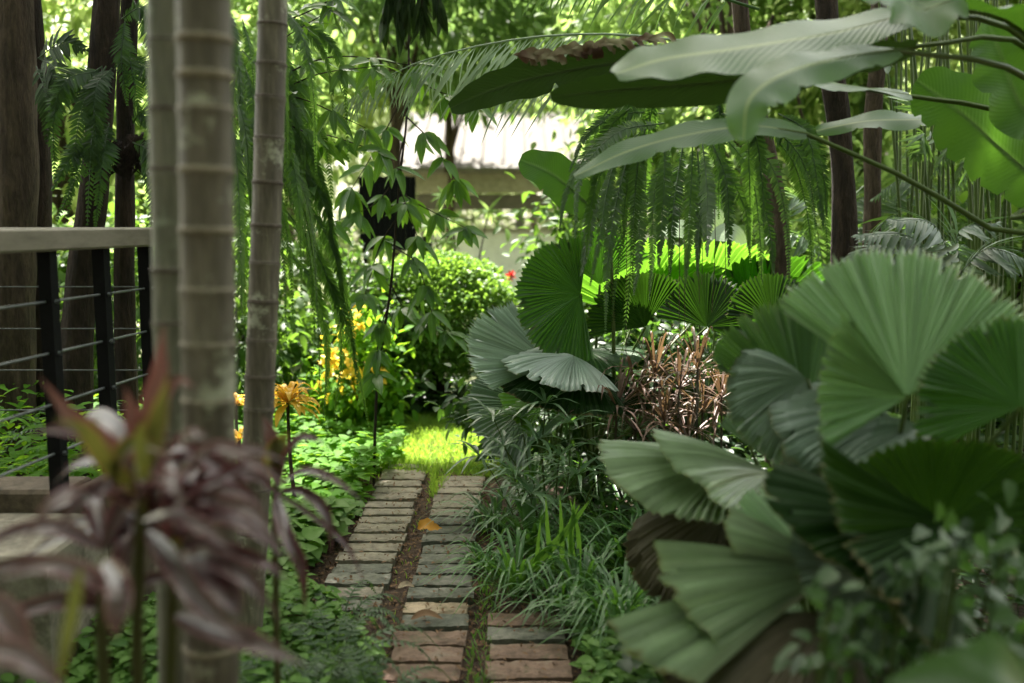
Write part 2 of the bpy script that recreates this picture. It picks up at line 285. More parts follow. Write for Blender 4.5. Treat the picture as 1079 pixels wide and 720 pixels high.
M['dead'] = leafmat('dry_leaf', (.10, .06, .04), (.30, .28, .17), (.2, .1, .05), .1, .8, .2, blotch=9)
M['fern'] = leafmat('fern_leaflets', (.032, .085, .022), (.06, .13, .035), (.20, .42, .04), .35, .45, .4)
M['fern_dark'] = leafmat('fern_leaflets_dark', (.022, .055, .02), (.045, .095, .035), (.13, .30, .03), .3, .42, .45)
M['fern_bluish'] = leafmat('fern_leaflets_bluish', (.055, .11, .05), (.10, .17, .08), (.18, .36, .05), .3, .4, .5)
M['palm'] = leafmat('palm_leaflets', (.05, .095, .05), (.09, .15, .08), (.22, .42, .05), .3, .38, .55)
M['palm_lit'] = leafmat('palm_leaflets_lit', (.19, .26, .19), (.28, .35, .26), (.3, .45, .15), .18, .4, .8)  # paler copy; top light on the frond put into the leaflet colour
M['mango'] = leafmat('broad_leaves', (.028, .07, .02), (.06, .14, .025), (.25, .50, .03), .35, .38, .5, rib=(.08, .14, .05))
M['tree'] = leafmat('tree_leaves', (.06, .10, .035), (.10, .17, .05), (.46, .66, .17), .5, .55, .3)
M['tree_y'] = leafmat('tree_leaves_yellowish', (.08, .13, .022), (.14, .20, .035), (.56, .70, .24), .52, .55, .3)
M['tree_m'] = leafmat('tree_leaves_mid', (.06, .11, .04), (.10, .17, .06), (.30, .50, .12), .4, .5, .35)
M['tree_d'] = leafmat('tree_leaves_deep', (.03, .07, .02), (.055, .11, .025), (.22, .42, .04), .35, .5, .35)
M['far'] = leafmat('far_leaves', (.12, .16, .06), (.18, .22, .09), (.62, .70, .38), .5, .6, .2)  # haze put into the pale leaf colour
M['shrub'] = leafmat('shrub_leaves', (.08, .17, .035), (.13, .26, .045), (.30, .52, .05), .35, .4, .45)
M['cover'] = leafmat('cover_leaves', (.05, .14, .012), (.09, .22, .02), (.35, .62, .03), .45, .6, .22)
M['cover_g'] = leafmat('cover_leaves_cool', (.055, .13, .03), (.12, .22, .055), (.25, .48, .04), .35, .5, .25)
M['corner'] = leafmat('corner_leaves', (.03, .08, .028), (.08, .15, .06), (.15, .35, .04), .25, .4, .5)
M['cover_d'] = leafmat('cover_leaves_dark', (.022, .06, .02), (.045, .10, .03), (.15, .32, .03), .3, .42, .45)
M['strap'] = leafmat('strap_leaves', (.03, .085, .022), (.055, .14, .035), (.18, .42, .03), .3, .38, .5)
M['strap_l'] = leafmat('strap_leaves_light', (.07, .17, .035), (.11, .24, .05), (.25, .50, .05), .35, .42, .45)
M['sedge'] = leafmat('umbrella_leaves', (.045, .095, .045), (.08, .14, .07), (.16, .36, .05), .25, .36, .55)
M['grass'] = leafmat('grass_blades', (.08, .17, .02), (.15, .26, .04), (.5, .75, .07), .4, .5, .35)
M['cord'] = leafmat('purple_leaves', (.040, .013, .020), (.085, .032, .042), (.16, .06, .05), .22, .28, .5, edge=(.12, .035, .045))
M['cord_l'] = leafmat('purple_leaves_pale', (.17, .09, .10), (.27, .17, .18), (.25, .12, .1), .22, .26, .6, edge=(.2, .09, .10))
M['cord_p'] = leafmat('pink_leaves', (.12, .05, .045), (.18, .09, .08), (.26, .09, .07), .25, .4, .5, edge=(.22, .06, .07))
M['cord_g'] = leafmat('olive_leaves', (.055, .065, .03), (.09, .10, .045), (.28, .26, .04), .3, .38, .5, edge=(.3, .08, .08))
M['olive'] = leafmat('olive_stem', (.14, .15, .03), (.2, .2, .04), (.3, .3, .05), .2, .4, .5)
M['dian'] = leafmat('red_brown_leaves', (.085, .075, .055), (.13, .08, .062), (.25, .15, .06), .2, .45, .4)
M['yellow'] = leafmat('yellow_leaves', (.55, .27, .02), (.75, .45, .05), (.8, .45, .04), .35, .45, .4)
M['yellow2'] = leafmat('yellow_flowers', (.6, .36, .02), (.8, .55, .05), (.85, .6, .05), .4, .5, .4)
M['red'] = leafmat('red_flower', (.5, .02, .02), (.65, .05, .04), (.7, .05, .04), .3, .5, .4)
M['orange'] = leafmat('orange_fallen_leaf', (.55, .22, .02), (.7, .33, .04), (.7, .3, .03), .2, .5, .4)
M['litter'] = leafmat('litter', (.07, .04, .025), (.2, .12, .07), (.2, .1, .05), .1, .8, .2)
M['moth'] = leafmat('dark_crown', (.03, .06, .02), (.06, .11, .03), (.15, .28, .03), .25, .5, .4)
# ================================================================== SETTING
mb = MB(); n = 141; xs = np.concatenate([np.linspace(-60, -6, 20), np.linspace(-5.5, 5.5, 101), np.linspace(6, 60, 20)]); ys = np.concatenate([np.linspace(-20, 1, 10), np.linspace(1.2, 10, 90), np.linspace(11, 120, 30)])
V = []
for y in ys:
    for x in xs:
        onpath = -.95 < x < .3 and 2.5 < y < 7
        z = .0 if onpath else .05 * noise.noise(Vector((x * .8, y * .8, 0))) + .02 * noise.noise(Vector((x * 3, y * 3, 1)))
        V.append((x, y, z - .012 if not onpath else -.012 + .008 * noise.noise(Vector((x * 9, y * 9, 2)))))
lv, lt = grid_faces(len(ys), len(xs)); mb.add(V, lv, lt); tag(mb.build('ground', M['soil']), kind='structure')
mb = MB(); V = []
gx = np.linspace(-40, 40, 40); gy = np.linspace(8.6, 90, 50)
for y in gy:
    for x in gx: V.append((x, y + (.5 * noise.noise(Vector((x * .5, 0, 0))) if y < 9 else 0), .045 + .03 * noise.noise(Vector((x * .6, y * .6, 0)))))
lv, lt = grid_faces(len(gy), len(gx)); mb.add(V, lv, lt); tag(mb.build('lawn', M['far_ground']), kind='structure')
# path: two, further forward three columns of slabs laid crosswise on bare soil
mb = MB(); V = []; px_ = np.linspace(-.98, .34, 60); py_ = np.linspace(2.6, 6.6, 160)
for y in py_:
    for x in px_: V.append((x, y, -.002 + .006 * noise.noise(Vector((x * 14, y * 14, 5))) + .005 * noise.noise(Vector((x * 40, y * 40, 5)))))
lv, lt = grid_faces(len(py_), len(px_)); mb.add(V, lv, lt); path = tag(mb.build('path', M['soil']), kind='structure')
p = .146
def slab(x0, x1, y, m, label=None):
    mb = MB(); w = (x1 - x0) + rnd(-.014, .012); d = .121 + rnd(-.008, .005); nx, ny = 15, 8; cx = (x0 + x1) / 2 + rnd(-.008, .008); rz = rnd(-.02, .02); hz = .030 + rnd(-.006, .004); tx, ty = rnd(-.02, .02), rnd(-.03, .03); sd = rnd(0, 99); V = []
    for j in range(ny + 2):
        for i in range(nx + 2):
            a = min(max(i - 1, 0), nx - 1) / (nx - 1) - .5; b = min(max(j - 1, 0), ny - 1) / (ny - 1) - .5; skirt = i in (0, nx + 1) or j in (0, ny + 1)
            ed = max(abs(a) * 2, 0) ** 14 + (abs(b) * 2) ** 8; px = a * w; py = b * d
            q = noise.noise(Vector((px * 26 + sd, py * 26, sd))); px *= 1 - .02 * abs(q) * (abs(a) > .4); py *= 1 - .10 * abs(q) * (abs(b) > .4)
            z = hz + .0022 * noise.noise(Vector((px * 40, py * 40, sd))) - min(ed, 1) * (.003 + .012 * max(0, q)) + tx * px + ty * py
            if skirt: z = -.02
            V.append((cx + px * math.cos(rz) - py * math.sin(rz), y + px * math.sin(rz) + py * math.cos(rz), z))
    lv, lt = grid_faces(ny + 2, nx + 2); mb.add(V, lv, lt); o = mb.build('slab', m, path, smooth=False)
    if label: o['label'] = label
for i in range(17):
    y = 3.86 + i * p; slab(-.80, -.53, y, M['slab'] if i > 3 or i == 1 else M['slab_grey'])
for i in range(20):
    y = 3.11 + i * p; m = M['slab_grey'] if y < 5.1 else M['slab']; lab = None
    if y < 3.6: m = M['slab_red']; lab = 'reddish slab at the near end of the path'
    if abs(y - 3.84) < .07: m = M['slab_tan']; lab = 'pale tan slab'
    slab(-.435, -.17, y, m, lab)
for i in range(5):
    y = 3.13 + i * .15; slab(-.085, .205, y, M['slab_red'] if i != 3 else M['slab_grey'])
def inpoly(pts, poly):
    x, y = pts[:, 0], pts[:, 1]; r = np.zeros(len(pts), bool); j = len(poly) - 1
    for i in range(len(poly)):
        xi, yi = poly[i]; xj, yj = poly[j]
        c = ((yi > y) != (yj > y)) & (x < (xj - xi) * (y - yi) / (yj - yi + 1e-12) + xi); r ^= c; j = i
    return r
def scatter(poly, n):
    poly = np.array(poly, float); lo, hi = poly.min(0), poly.max(0); out = np.zeros((0, 2))
    while len(out) < n:
        q = RNG.uniform(lo, hi, (n * 2, 2)); out = np.vstack([out, q[inpoly(q, poly)]])
    return out[:n]
def cover(name, label, cat, poly, n, size, m, hmax=.2, T=T_M, asp=.6, up=.5, bump=1.5):
    q = scatter(poly, n); h = np.array([.5 + .9 * noise.noise(Vector((a * bump, b * bump, 3.3))) for a, b in q]).clip(.15, 1.2) * hmax
    pos = np.column_stack([q, h * RNG.uniform(.25, 1, n)]); a = RNG.uniform(0, 6.28, n)
    d = np.column_stack([np.cos(a), np.sin(a), RNG.uniform(-.3, up, n)]); nr = nz(rdir(n) * .35 + np.array([0, -.15, 1]))
    L = RNG.uniform(.6, 1.3, n) * size; mb = MB(); cloud(mb, pos, d, nr, L, L * asp, T)
    k = min(n, 900); s = pos[:k]; 
    cloud(mb, np.column_stack([s[:, 0], s[:, 1], np.zeros(k)]), np.array([0, 0, 1.]) + rdir(k) * .15, rdir(k), s[:, 2] + .01, .004, T_S)
    return tag(mb.build(name, m), label, cat, kind='stuff')
# sunlit grass where the path ends
def grass(name, label, poly, n, h, m=M['grass'], w=.006, z=0):
    q = scatter(poly, n); mb = MB(); cloud(mb, np.column_stack([q, np.full(n, z)]), np.array([0, 0, 1.]) + rdir(n) * .55, rdir(n), RNG.uniform(.5, 1.2, n) * h, w, T_GRASS)
    return tag(mb.build(name, m), label, 'grass', kind='stuff')
grass('grass', 'sunlit bright green grass patch at the far end of the path', [(-1.0, 6.15), (-.50, 6.0), (-.47, 5.5), (-.42, 5.5), (-.38, 6.0), (-.1, 5.9), (.1, 6.6), (.1, 8.2), (-.2, 8.4), (-1.1, 8.0)], 15000, .06)
grass('grass', 'tufts of grass growing in the gaps between the near paving slabs', [(-.52, 2.9), (-.45, 2.9), (-.45, 5.5), (-.52, 5.5)], 50, .03)
grass('grass', 'small weeds in the soil strip beside the reddish slabs', [(-.16, 2.9), (-.09, 2.9), (-.02, 4.4), (-.14, 4.4)], 350, .04, M['strap_l'])
q = scatter([(-1.0, 2.9), (.35, 2.9), (.3, 4.2), (-.1, 4.6), (-.1, 6), (-.95, 6)], 6500); keep = ~(((q[:, 0] > -.79) & (q[:, 0] < -.54) & (q[:, 1] > 3.8)) | ((q[:, 0] > -.425) & (q[:, 0] < -.18)) | ((q[:, 0] > -.08) & (q[:, 0] < .2) & (q[:, 1] < 3.8))) | (RNG.random(len(q)) < .2)
q = q[keep]; k = len(q); mb = MB(); on = ((q[:, 0] > -.8) & (q[:, 0] < -.53)) | ((q[:, 0] > -.435) & (q[:, 0] < -.17)) | ((q[:, 0] > -.085) & (q[:, 0] < .205) & (q[:, 1] < 3.8))
cloud(mb, np.column_stack([q, np.where(on, .036, .006) + RNG.uniform(0, .008, k)]), rdir(k) * np.array([1, 1, .25]), nz(np.array([0, 0, 1.]) + rdir(k) * .4), RNG.uniform(.008, .03, k), RNG.uniform(.005, .014, k), T_M)
tag(mb.build('leaf_litter', M['litter']), 'brown leaf litter strewn in the strip between the slabs', 'leaf litter', kind='stuff')
# ground covers
def g2(*a): return [tuple(G(u, v)[:2]) for u, v in a]
cover('ground_cover', 'bright green sunlit ground cover left of the path below the yellow croton', 'ground cover', [(-2.6, 5.3), (-.86, 5.2), (-.72, 6.3), (-.95, 8), (-1.6, 8.4), (-3.2, 8)], 9000, .075, M['cover'], .34, T_HEART, .75)
cover('ground_cover', 'heart-leaved grey-green ground cover on the left edge of the path', 'ground cover', [(-1.9, 3.9), (-.98, 3.9), (-.86, 4.6), (-.84, 5.3), (-2.2, 5.4)], 3600, .085, M['cover_g'], .2, T_HEART, .85)
cover('ground_cover', 'small-leaved weeds spreading over the lower left of the path', 'ground cover', [(-1.7, 2.4), (-.42, 2.7), (-.47, 3.3), (-.62, 3.6), (-.9, 3.95), (-2.1, 4.0)], 6500, .055, M['cover_g'], .22, T_M, .6)
cover('ground_cover', 'dark low foliage covering the ground right of the grassy clumps', 'ground cover', [(.3, 2.6), (3.5, 2.6), (5.5, 8.6), (.5, 8.6), (.2, 6), (.5, 4)], 16000, .075, M['cover_d'], .32, T_M, .6)
cover('ground_cover', 'dark broad-leaved cover at the foot of the round shrub', 'ground cover', [(-1.5, 7.9), (.9, 7.6), (2.0, 8.6), (-1.6, 8.9)], 2600, .11, M['cover_d'], .28, T_HEART, .7)
cover('ground_cover', 'green foliage behind the fence on the far left', 'ground cover', [(-4.5, 3.85), (-1.62, 3.85), (-1.75, 4.6), (-2.2, 6.5), (-5, 6.5)], 11000, .08, M['cover'], .8, T_M, .42, up=.9)
cover('ground_cover', 'pale feathery plants under the near reach of the right fan palms', 'ground cover', [(.24, 2.2), (1.0, 2.2), (.95, 3.2), (.24, 3.9)], 4200, .05, M['cover_g'], .2, T_M, .55)
# fallen leaves as things
mb = MB(); a = G(452, 567); a[2] = .045; blade(mb, [a + [-.055, .0, 0], a + [-.02, .0, .022], a + [.02, -.01, .012], a + [.065, -.005, .006]], .07, N=(.1, -.5, .8), fold=(.4, .3), wave=.08)
tag(mb.build('fallen_leaf', M['orange']), 'curled orange fallen leaf lying on the path', 'fallen leaf')
mb = MB(); a = G(449, 664); a[2] = .042; blade(mb, [a + [-.06, .0, 0], a + [0, .01, .02], a + [.07, -.01, .004]], .04, N=(.1, -.3, .9), fold=(.3, .3)); tag(mb.build('fallen_leaf', M['litter']), 'long grey-brown fallen leaf on a slab near the camera', 'fallen leaf')
mb = MB(); a = G(428, 630); a[2] = .042; blade(mb, [a + [-.035, .0, 0], a + [0, .01, .012], a + [.035, .01, .0]], .035, N=(.1, -.3, .9), fold=(.3, .3)); tag(mb.build('fallen_leaf', M['slab_tan']), 'small tan fallen leaf between the slab columns', 'fallen leaf')
# ================================================================== FENCE, KERB, BLOCK
def fenceX(Y): return -1.56 + .105 * (Y - 3.35)
t = thing('fence', 'black post fence with grey rail and thin wires at the left edge', 'fence', (-1.52, 3.7, .58))
mb = MB(); L_ = 1.75; Ya, Yb = 2.45, 4.08; ang = math.atan(.105)
cx, cy = (fenceX(Ya) + fenceX(Yb)) / 2, (Ya + Yb) / 2; box(mb, (cx, cy, 1.498), (.10, (Yb - Ya) / math.cos(ang), .076), -ang, .008); mb.build('handrail', M['rail'], t, False)
mb = MB(); box(mb, (fenceX(4.12) - 1.3, 4.135, 1.498), (2.65, .1, .076), 0, .008); mb.build('handrail', M['rail'], t, False)
for Y in (2.75, 3.35, 3.70, 4.05):
    mb = MB(); box(mb, (fenceX(Y), Y, 1.04), (.046, .046, .85), -ang, .003); po = mb.build('post', M['black'], t, False)
    mb = MB()
    for z in (1.29, 1.115, .94, .77): tube(mb, [(fenceX(Y) + .022, Y - .004, z), (fenceX(Y) + .036, Y - .006, z)], .008, .007, 3, 8)
    mb.build('wire_fixing', M['wire'], po)
for x in (-2.6, -3.7):
    mb = MB(); box(mb, (x, 4.135, .72), (.05, .05, 1.48), 0, .003); mb.build('post', M['black'], t, False)
for z in (1.29, 1.115, .94, .77):
    mb = MB(); tube(mb, [(fenceX(2.46), 2.46, z), (fenceX(4.05), 4.05, z)], .0045, .0045, 3, 6); mb.build('wire', M['wire'], t)
    mb = MB(); tube(mb, [(fenceX(4.1), 4.135, z), (-4, 4.135, z)], .003, .003, 3, 6); mb.build('wire', M['wire'], t)
mb = MB(); box(mb, (-2.78, 3.66, .28), (2.3, .22, .6), 0, .012, jit=.002); box(mb, (fenceX(3.8) - .01, 3.84, .276), (.17, .62, .6), -ang, .012, jit=.002); tag(mb.build('low_wall', M['kerb'], smooth=False), 'dark low retaining wall below the black fence', 'low wall')
mb = MB(); box(mb, (-2.1, 3.3, .235), (1.25, .5, .53), 0, .012, jit=.002); tag(mb.build('concrete_block', M['concrete'], smooth=False), 'tan concrete step block in front of the low wall', 'concrete block')
# ================================================================== RINGED STEMS
def ringed(label, path_, r, nodes, m, ndm, cat='bamboo'):
    """nodes: z heights"""
    base = spline(path_, 3)[0]; t = thing('bamboo', label, cat, (base[0], base[1], 0)); pa = np.array(path_, float); zz = pa[:, 2]; fx = np.polyfit(pa[:, 2], pa[:, 0], 2); fy = np.polyfit(pa[:, 2], pa[:, 1], 1)
    def at(z): return np.array([np.polyval(fx, z), np.polyval(fy, z), z])
    rows = []; rads = []; z = zz[0]; cur = [zz[0]] + sorted(nodes) + [zz[-1]]
    allz = []
    for a, b in zip(cur[:-1], cur[1:]):
        allz += [(a + (b - a) * q, q) for q in (.02, .1, .3, .55, .8, .93, .985)]
    mb = MB(); pts = []; rad = []
    for z, q in allz: pts.append(at(z)); rad.append(r * (1 + .05 * (abs(q - .45) * 2) ** 6 + .025 * noise.noise(Vector((z * 5, base[0] * 9, 0)))) * (1 - .03 * (z)))
    tube(mb, pts, 0, 0, rad=rad, sides=28); stem_ = mb.build('stem', m, t)
    for z in sorted(nodes):
        mb = MB(); h = .0045 * rnd(.7, 1.3); rr = r * rnd(1.06, 1.10) * (1 - .03 * z)
        pl = [at(z - h * 1.6), at(z - h), at(z), at(z + h), at(z + h * 1.6)]; tube(mb, pl, 0, 0, rad=[rr * .93, rr * .985, rr, rr * .985, rr * .93], sides=28); mb.build('node_ring', ndm if rnd(0, 1) < .72 else M['node_dark'], stem_)
    return t
def zv(v, Y): return P(0, v, Y)[2]
def frondcrown(t, c, n, L, m, seed=0):
    for i in range(n):
        a = 6.283 * i / n + rnd(-.3, .3); dx, dy = math.cos(a), math.sin(a); c = np.asarray(c)
        mb = MB(); pinnate(mb, [c, c + [dx * L * .35, dy * L * .35, L * .35], c + [dx * L * .75, dy * L * .75, L * .3], c + [dx * L, dy * L, -.05 * L]], 30, .38, .035, ang=62, droop=.5, r=.009, T=T_LONG)
        mb.build('frond', m, t)
n1 = [zv(v, 1.9) for v in (42, 80, 115, 180, 243, 305, 362, 421, 480, 545, 612, 680)]; n1 += [n1[0] + .085 * k for k in range(1, 38)] + [.05, .12, .2]
t = ringed('thickest nearest ringed stem standing in front of the fence end', [(P(219, 800, 1.9)[0], 1.9, 0), (P(219, 400, 1.9)[0], 1.9, 1.3), (P(219, 0, 1.9)[0], 1.9, 2.4), (P(223, 0, 1.9)[0], 1.95, 7.2)], .0525, n1, M['culm'], M['node_pale'])
frondcrown(t, (P(223, 0, 1.9)[0], 1.95, 7.15), 7, 1.5, M['palm'])
n2 = [zv(v, 2.12) for v in (45, 117, 180, 285, 340, 396, 455, 520, 590)]; n2 += [n2[0] + .13 * k for k in range(1, 24)]
t = ringed('grey-green ringed stem just left of the thickest one', [(P(184, 800, 2.12)[0], 2.12, 0), (P(183, 300, 2.12)[0], 2.12, 1.4), (P(182, 0, 2.12)[0], 2.12, 2.6), (P(176, 0, 2.12)[0], 2.1, 6.9)], .045, n2, M['culm_green'], M['node_dark'])
frondcrown(t, (P(176, 0, 2.12)[0], 2.1, 6.85), 6, 1.4, M['palm'])
n3 = [zv(v, 3.3) for v in (26, 68, 103, 146, 193, 238, 277, 318, 358, 397, 430, 470, 515, 560)]; n3 += [n3[0] + .12 * k for k in range(1, 28)]
t = ringed('slimmer leaning ringed stem beside the hanging fern mass', [(P(266, 600, 3.3)[0] - .03, 3.3, 0), (P(270, 460, 3.3)[0], 3.3, zv(460, 3.3)), (P(280, 200, 3.3)[0], 3.3, zv(200, 3.3)), (P(289, 0, 3.3)[0], 3.3, zv(0, 3.3)), (P(318, 0, 3.3)[0], 3.35, 7.0)], .05, n3, M['culm'], M['node_dark'])
frondcrown(t, (P(318, 0, 3.3)[0], 3.35, 6.95), 7, 1.5, M['palm'])
# ================================================================== TREES NEAR (trunks seen, crowns unseen, lobes placed to block the sun)
def near_tree(label, pts, r0, r1, m, crowns, leafm, jit=.18, cat='tree', fork=None, extra=None, nl=3300, size=.2):
    t = thing('tree', label, cat, (pts[0][0], pts[0][1], 0)); mb = MB(); tube(mb, pts, r0, r1, 60, 20, jit=jit)
    top = np.array(pts[-1], float)
    for c, r in crowns: tube(mb, [top - [0, 0, .4], (top + np.array(c)) / 2 + [0, 0, .1], np.array(c)], r1 * .6, .02, 8, 7)
    if fork:
        for fp, a, b in fork: tube(mb, fp, a, b, 24, 12, jit=jit)
    mb.build('trunk', m, t); mb = MB()
    for c, r in crowns: crown(mb, c, r, nl, size, 24, .2, T_M)
    mb.build('crown', leafm, t); return t
def tp(*a): return [P(u, v, Y) for u, v, Y in a]
def base(p, z=-.05): q = np.array(p, float); q[2] = z; return q
def up_(a, dx, dy, z=9.6): return [base(a[0])] + a + [a[-1] + [dx * .3, dy * .15, 2.2], np.array([a[-1][0] + dx, a[-1][1] + dy, z])]
LB = lambda *c: [((x, y, z), (1.25, 1.15, .8)) for x, y, z in c]
a = tp((12, 400, 5.3), (16, 200, 5.3), (14, 0, 5.3)); near_tree('thick rough brown tree trunk at the far left edge', up_(a, -.3, 1.2), .125, .08, M['bark'], LB((-3.7, 6.4, 10), (-3.5, 8.4, 10.2), (-4.8, 7.2, 9.8)), M['tree_d'])
a = tp((44, 420, 5.5), (40, 230, 5.5), (30, 0, 5.5)); near_tree('darker trunk half hidden behind the thick left one', up_(a, -.9, 1.8), .085, .05, M['bark_dark'], LB((-5.0, 9.0, 10)), M['tree_d'])
a = tp((80, 420, 5.0), (86, 300, 5.0), (100, 180, 5.0), (113, 0, 5.0)); near_tree('dark leaning trunk between two fence posts', up_(a, .5, 1.6), .085, .05, M['bark_dark'], LB((-2.0, 6.2, 10), (-1.9, 8.0, 10.3), (-1.1, 7.0, 10.6)), M['tree_d'])
a = tp((134, 420, 5.2), (131, 280, 5.2), (132, 150, 5.2), (137, 0, 5.2)); near_tree('slender dark trunk with a fern nest behind the third post', up_(a, .2, 2.4), .058, .035, M['bark_dark'], [((-2.25, 9.2, 10), (.8, .7, .6)), ((-2.2, 10.3, 10.1), (.6, .7, .5))], M['tree_d'])
a = tp((822, 300, 5.6), (818, 220, 5.6), (806, 150, 5.6), (790, 90, 5.6), (779, 0, 5.6)); near_tree('crooked reddish brown trunk among the hanging ferns', up_(a, -.8, 1.0), .055, .04, M['bark'], LB((-.2, 6.3, 10), (.7, 7.8, 10.2)), M['tree_d'])
a = tp((889, 270, 5.4), (884, 140, 5.4), (870, 0, 5.4)); near_tree('nearly black straight trunk behind the banana leaves', up_(a, -.2, 2.6), .07, .045, M['bark_dark'], LB((1.9, 10.6, 10), (.7, 12.4, 10.3)), M['tree_d'])
a = tp((918, 260, 6.0), (919, 140, 6.0), (926, 0, 6.0)); near_tree('brown straight trunk right of the nearly black one', up_(a, .2, 3.2), .055, .04, M['bark'], LB((2.3, 11.6, 10), (2.9, 13.2, 10.2)), M['tree_d'])
# ================================================================== BUILDING + SCREEN
b = thing('building', 'white-walled pavilion with pale roof behind the round shrub', 'building', (2, 20, 0))
mb = MB(); box(mb, (3.0, 20.1, .70), (9.6, .2, 1.4), 0, .01); mb.build('low_front_wall', M['white'], b, False)
mb = MB(); box(mb, (3.0, 20.05, 1.43), (9.8, .36, .07), 0, .01); mb.build('wall_coping', M['fascia'], b, False)
mb = MB(); box(mb, (3.0, 19.7, 2.38), (10.6, .18, .46), 0, .01); mb.build('fascia', M['fascia'], b, False)
mb = MB(); box(mb, (3.0, 20.1, 1.98), (9.8, .3, .30), 0, .01); mb.build('beam', M['beam'], b, False)
for x in (-1.72, .15, 2.4, 4.6, 7.6):
    mb = MB(); box(mb, (x, 20.1, 1.65 if x > -1 else 1.25), (.16 if x > -1 else .26, .2, .38 if x > -1 else 2.5), 0, .01); mb.build('post', M['beam'] if x > -1 else M['white'], b, False)
mb = MB(); V = [(-2.4, 19.45, 2.63), (8.4, 19.45, 2.63), (8.4, 23.5, 4.1), (-2.4, 23.5, 4.1), (-2.4, 19.45, 2.55), (8.4, 19.45, 2.55), (8.4, 23.5, 4.0), (-2.4, 23.5, 4.0)]
mb.add(V, [0, 1, 2, 3, 7, 6, 5, 4, 0, 4, 5, 1, 1, 5, 6, 2, 2, 6, 7, 3, 3, 7, 4, 0], [4] * 6); rf_ = mb.build('roof', M['roof'], b, False)
for k in range(26):
    x = -2.3 + k * .425; mb = MB(); tube(mb, [(x, 19.45, 2.655), (x, 23.5, 4.125)], .03, .03, 3, 6); mb.build('roof_rib', M['roof'], rf_)
mb = MB(); tube(mb, [(-2.45, 19.4, 2.58), (8.45, 19.4, 2.58)], .07, .07, 3, 10); mb.build('gutter', M['beam'], b)
for k in range(18):
    x = -1.3 + k * .5; mb = MB(); box(mb, (x, 20.12, 1.65), (.04, .05, .36), 0, .004); mb.build('window_bar', M['beam'], b, False)
mb = MB(); box(mb, (3, 20.13, 1.66), (9.4, .03, .03), 0, .004); mb.build('window_bar', M['beam'], b, False)
s = thing('slatted_screen', 'black vertical slatted screen behind the hanging leaves', 'screen', (P(407, 200, 11.2)[0], 11.2, 0))
YS = 11.2; x0, x1 = P(378, 200, YS)[0], P(438, 200, YS)[0]; z0, z1 = zv(264, YS), zv(186, YS); xm = (x0 + x1) / 2
for i in range(11): mb = MB(); box(mb, (x0 + (x1 - x0) * (i + .5) / 11, YS, (z0 + z1) / 2), ((x1 - x0) / 11 * .94, .03, z1 - z0), 0, .003); mb.build('slat', M['black'], s, False)
mb = MB(); box(mb, (xm, YS + .04, z1 - .08), (x1 - x0, .03, .06)); box(mb, (xm, YS + .04, z0 + .08), (x1 - x0, .03, .06)); mb.build('cross_bar', M['black'], s, False)
for x in (x0 + .05, x1 - .05): mb = MB(); box(mb, (x, YS + .07, z1 / 2 - .05), (.05, .04, z1 - .1)); mb.build('support_post', M['black'], s, False)
# ================================================================== BACKGROUND TREES
def bg_tree(label, u, Y, cz, r, m, n=5000, size=.16, T=T_S, cat='tree', clumps=40, tight=.16, asp=.42, trunk=.09, name='tree', grp='trees in the background', hang=.3):
    x = P(u, 200, Y)[0]; t = thing(name, label, cat, (x, Y, 0), grp); mb = MB()
    tube(mb, [(x, Y, -.05), (x + .1, Y, cz * .5), (x, Y, cz)], trunk, trunk * .5, 10, 9, jit=.15)
    for i in range(7):
        d = rdir(1)[0] * np.array(r) * .75; tube(mb, [(x, Y, cz * .7 if i % 2 else cz * .5), np.array([x, Y, cz]) + d * [.5, .5, .2], np.array([x, Y, cz]) + d], trunk * .4, .015, 7, 6)
    mb.build('trunk', M['bark'], t); mb = MB(); crown(mb, (x, Y, cz), r, n, size, clumps, tight, T, asp, hang); mb.build('crown', m, t); return t
bg_tree('bright yellow-green tree filling the gap between the left trunks', 60, 10.5, 3.2, (1.9, 1.2, 2.0), M['tree_y'], 5200, .19, T_M)
bg_tree('leafy green tree directly behind the ringed stems', 215, 11, 3.0, (1.6, 1.2, 1.9), M['tree'], 5200, .16, T_M)
bg_tree('mid green airy tree behind the drooping palm frond', 410, 13.5, 4.7, (2.3, 1.6, 1.35), M['tree_m'], 7000, .20, T_M)
bg_tree('yellow-green tree above the pavilion roof behind the ferns', 640, 17.5, 5.2, (2.4, 1.6, 1.3), M['tree'], 6000, .2, T_M)
bg_tree('deep green tree standing in front of the far bright foliage', 470, 19, 5.0, (2.6, 1.5, 1.2), M['tree_d'], 4500, .24, T_M)
bg_tree('tall green tree rising behind the pavilion', 560, 27, 6.5, (4.2, 2, 2.6), M['tree_y'], 7000, .32)
bg_tree('leafy tree above the pavilion where the banana leaves start', 735, 13, 3.9, (1.9, 1.4, 1.5), M['tree'], 5600, .16, T_M)
bg_tree('dense green tree behind the crooked trunk', 770, 10.6, 4.0, (1.8, 1.3, 2.6), M['tree'], 9500, .16, T_M)  # crown made taller than the view to block the sun
bg_tree('pale green tree behind the two straight trunks', 900, 11.6, 4.2, (2.0, 1.3, 2.8), M['tree_y'], 9000, .17, T_M)  # another crown raised out of view as a sun blocker
bg_tree('green tree behind the bamboo-like stalks at the right edge', 1030, 11, 2.7, (1.6, 1.2, 2.1), M['tree'], 6000, .16, T_M)
bg_tree('small tree over the pale clearing left of the round shrub', 300, 17, 4.2, (1.8, 1.4, 1.6), M['tree_y'], 5000, .19, T_M)
bg_tree('far tree at the left seen through the leaning trunks', 120, 19, 4.0, (3.6, 1.6, 3.2), M['tree_y'], 8000, .24)
bg_tree('far tree at the right between the stalks', 980, 20, 4.0, (4.2, 1.6, 3.4), M['tree_y'], 8000, .24)
bg_tree('broad tree overhanging the right side of the pavilion', 740, 17, 4.4, (2.6, 1.6, 2.3), M['tree_y'], 7000, .2)
mb = MB()
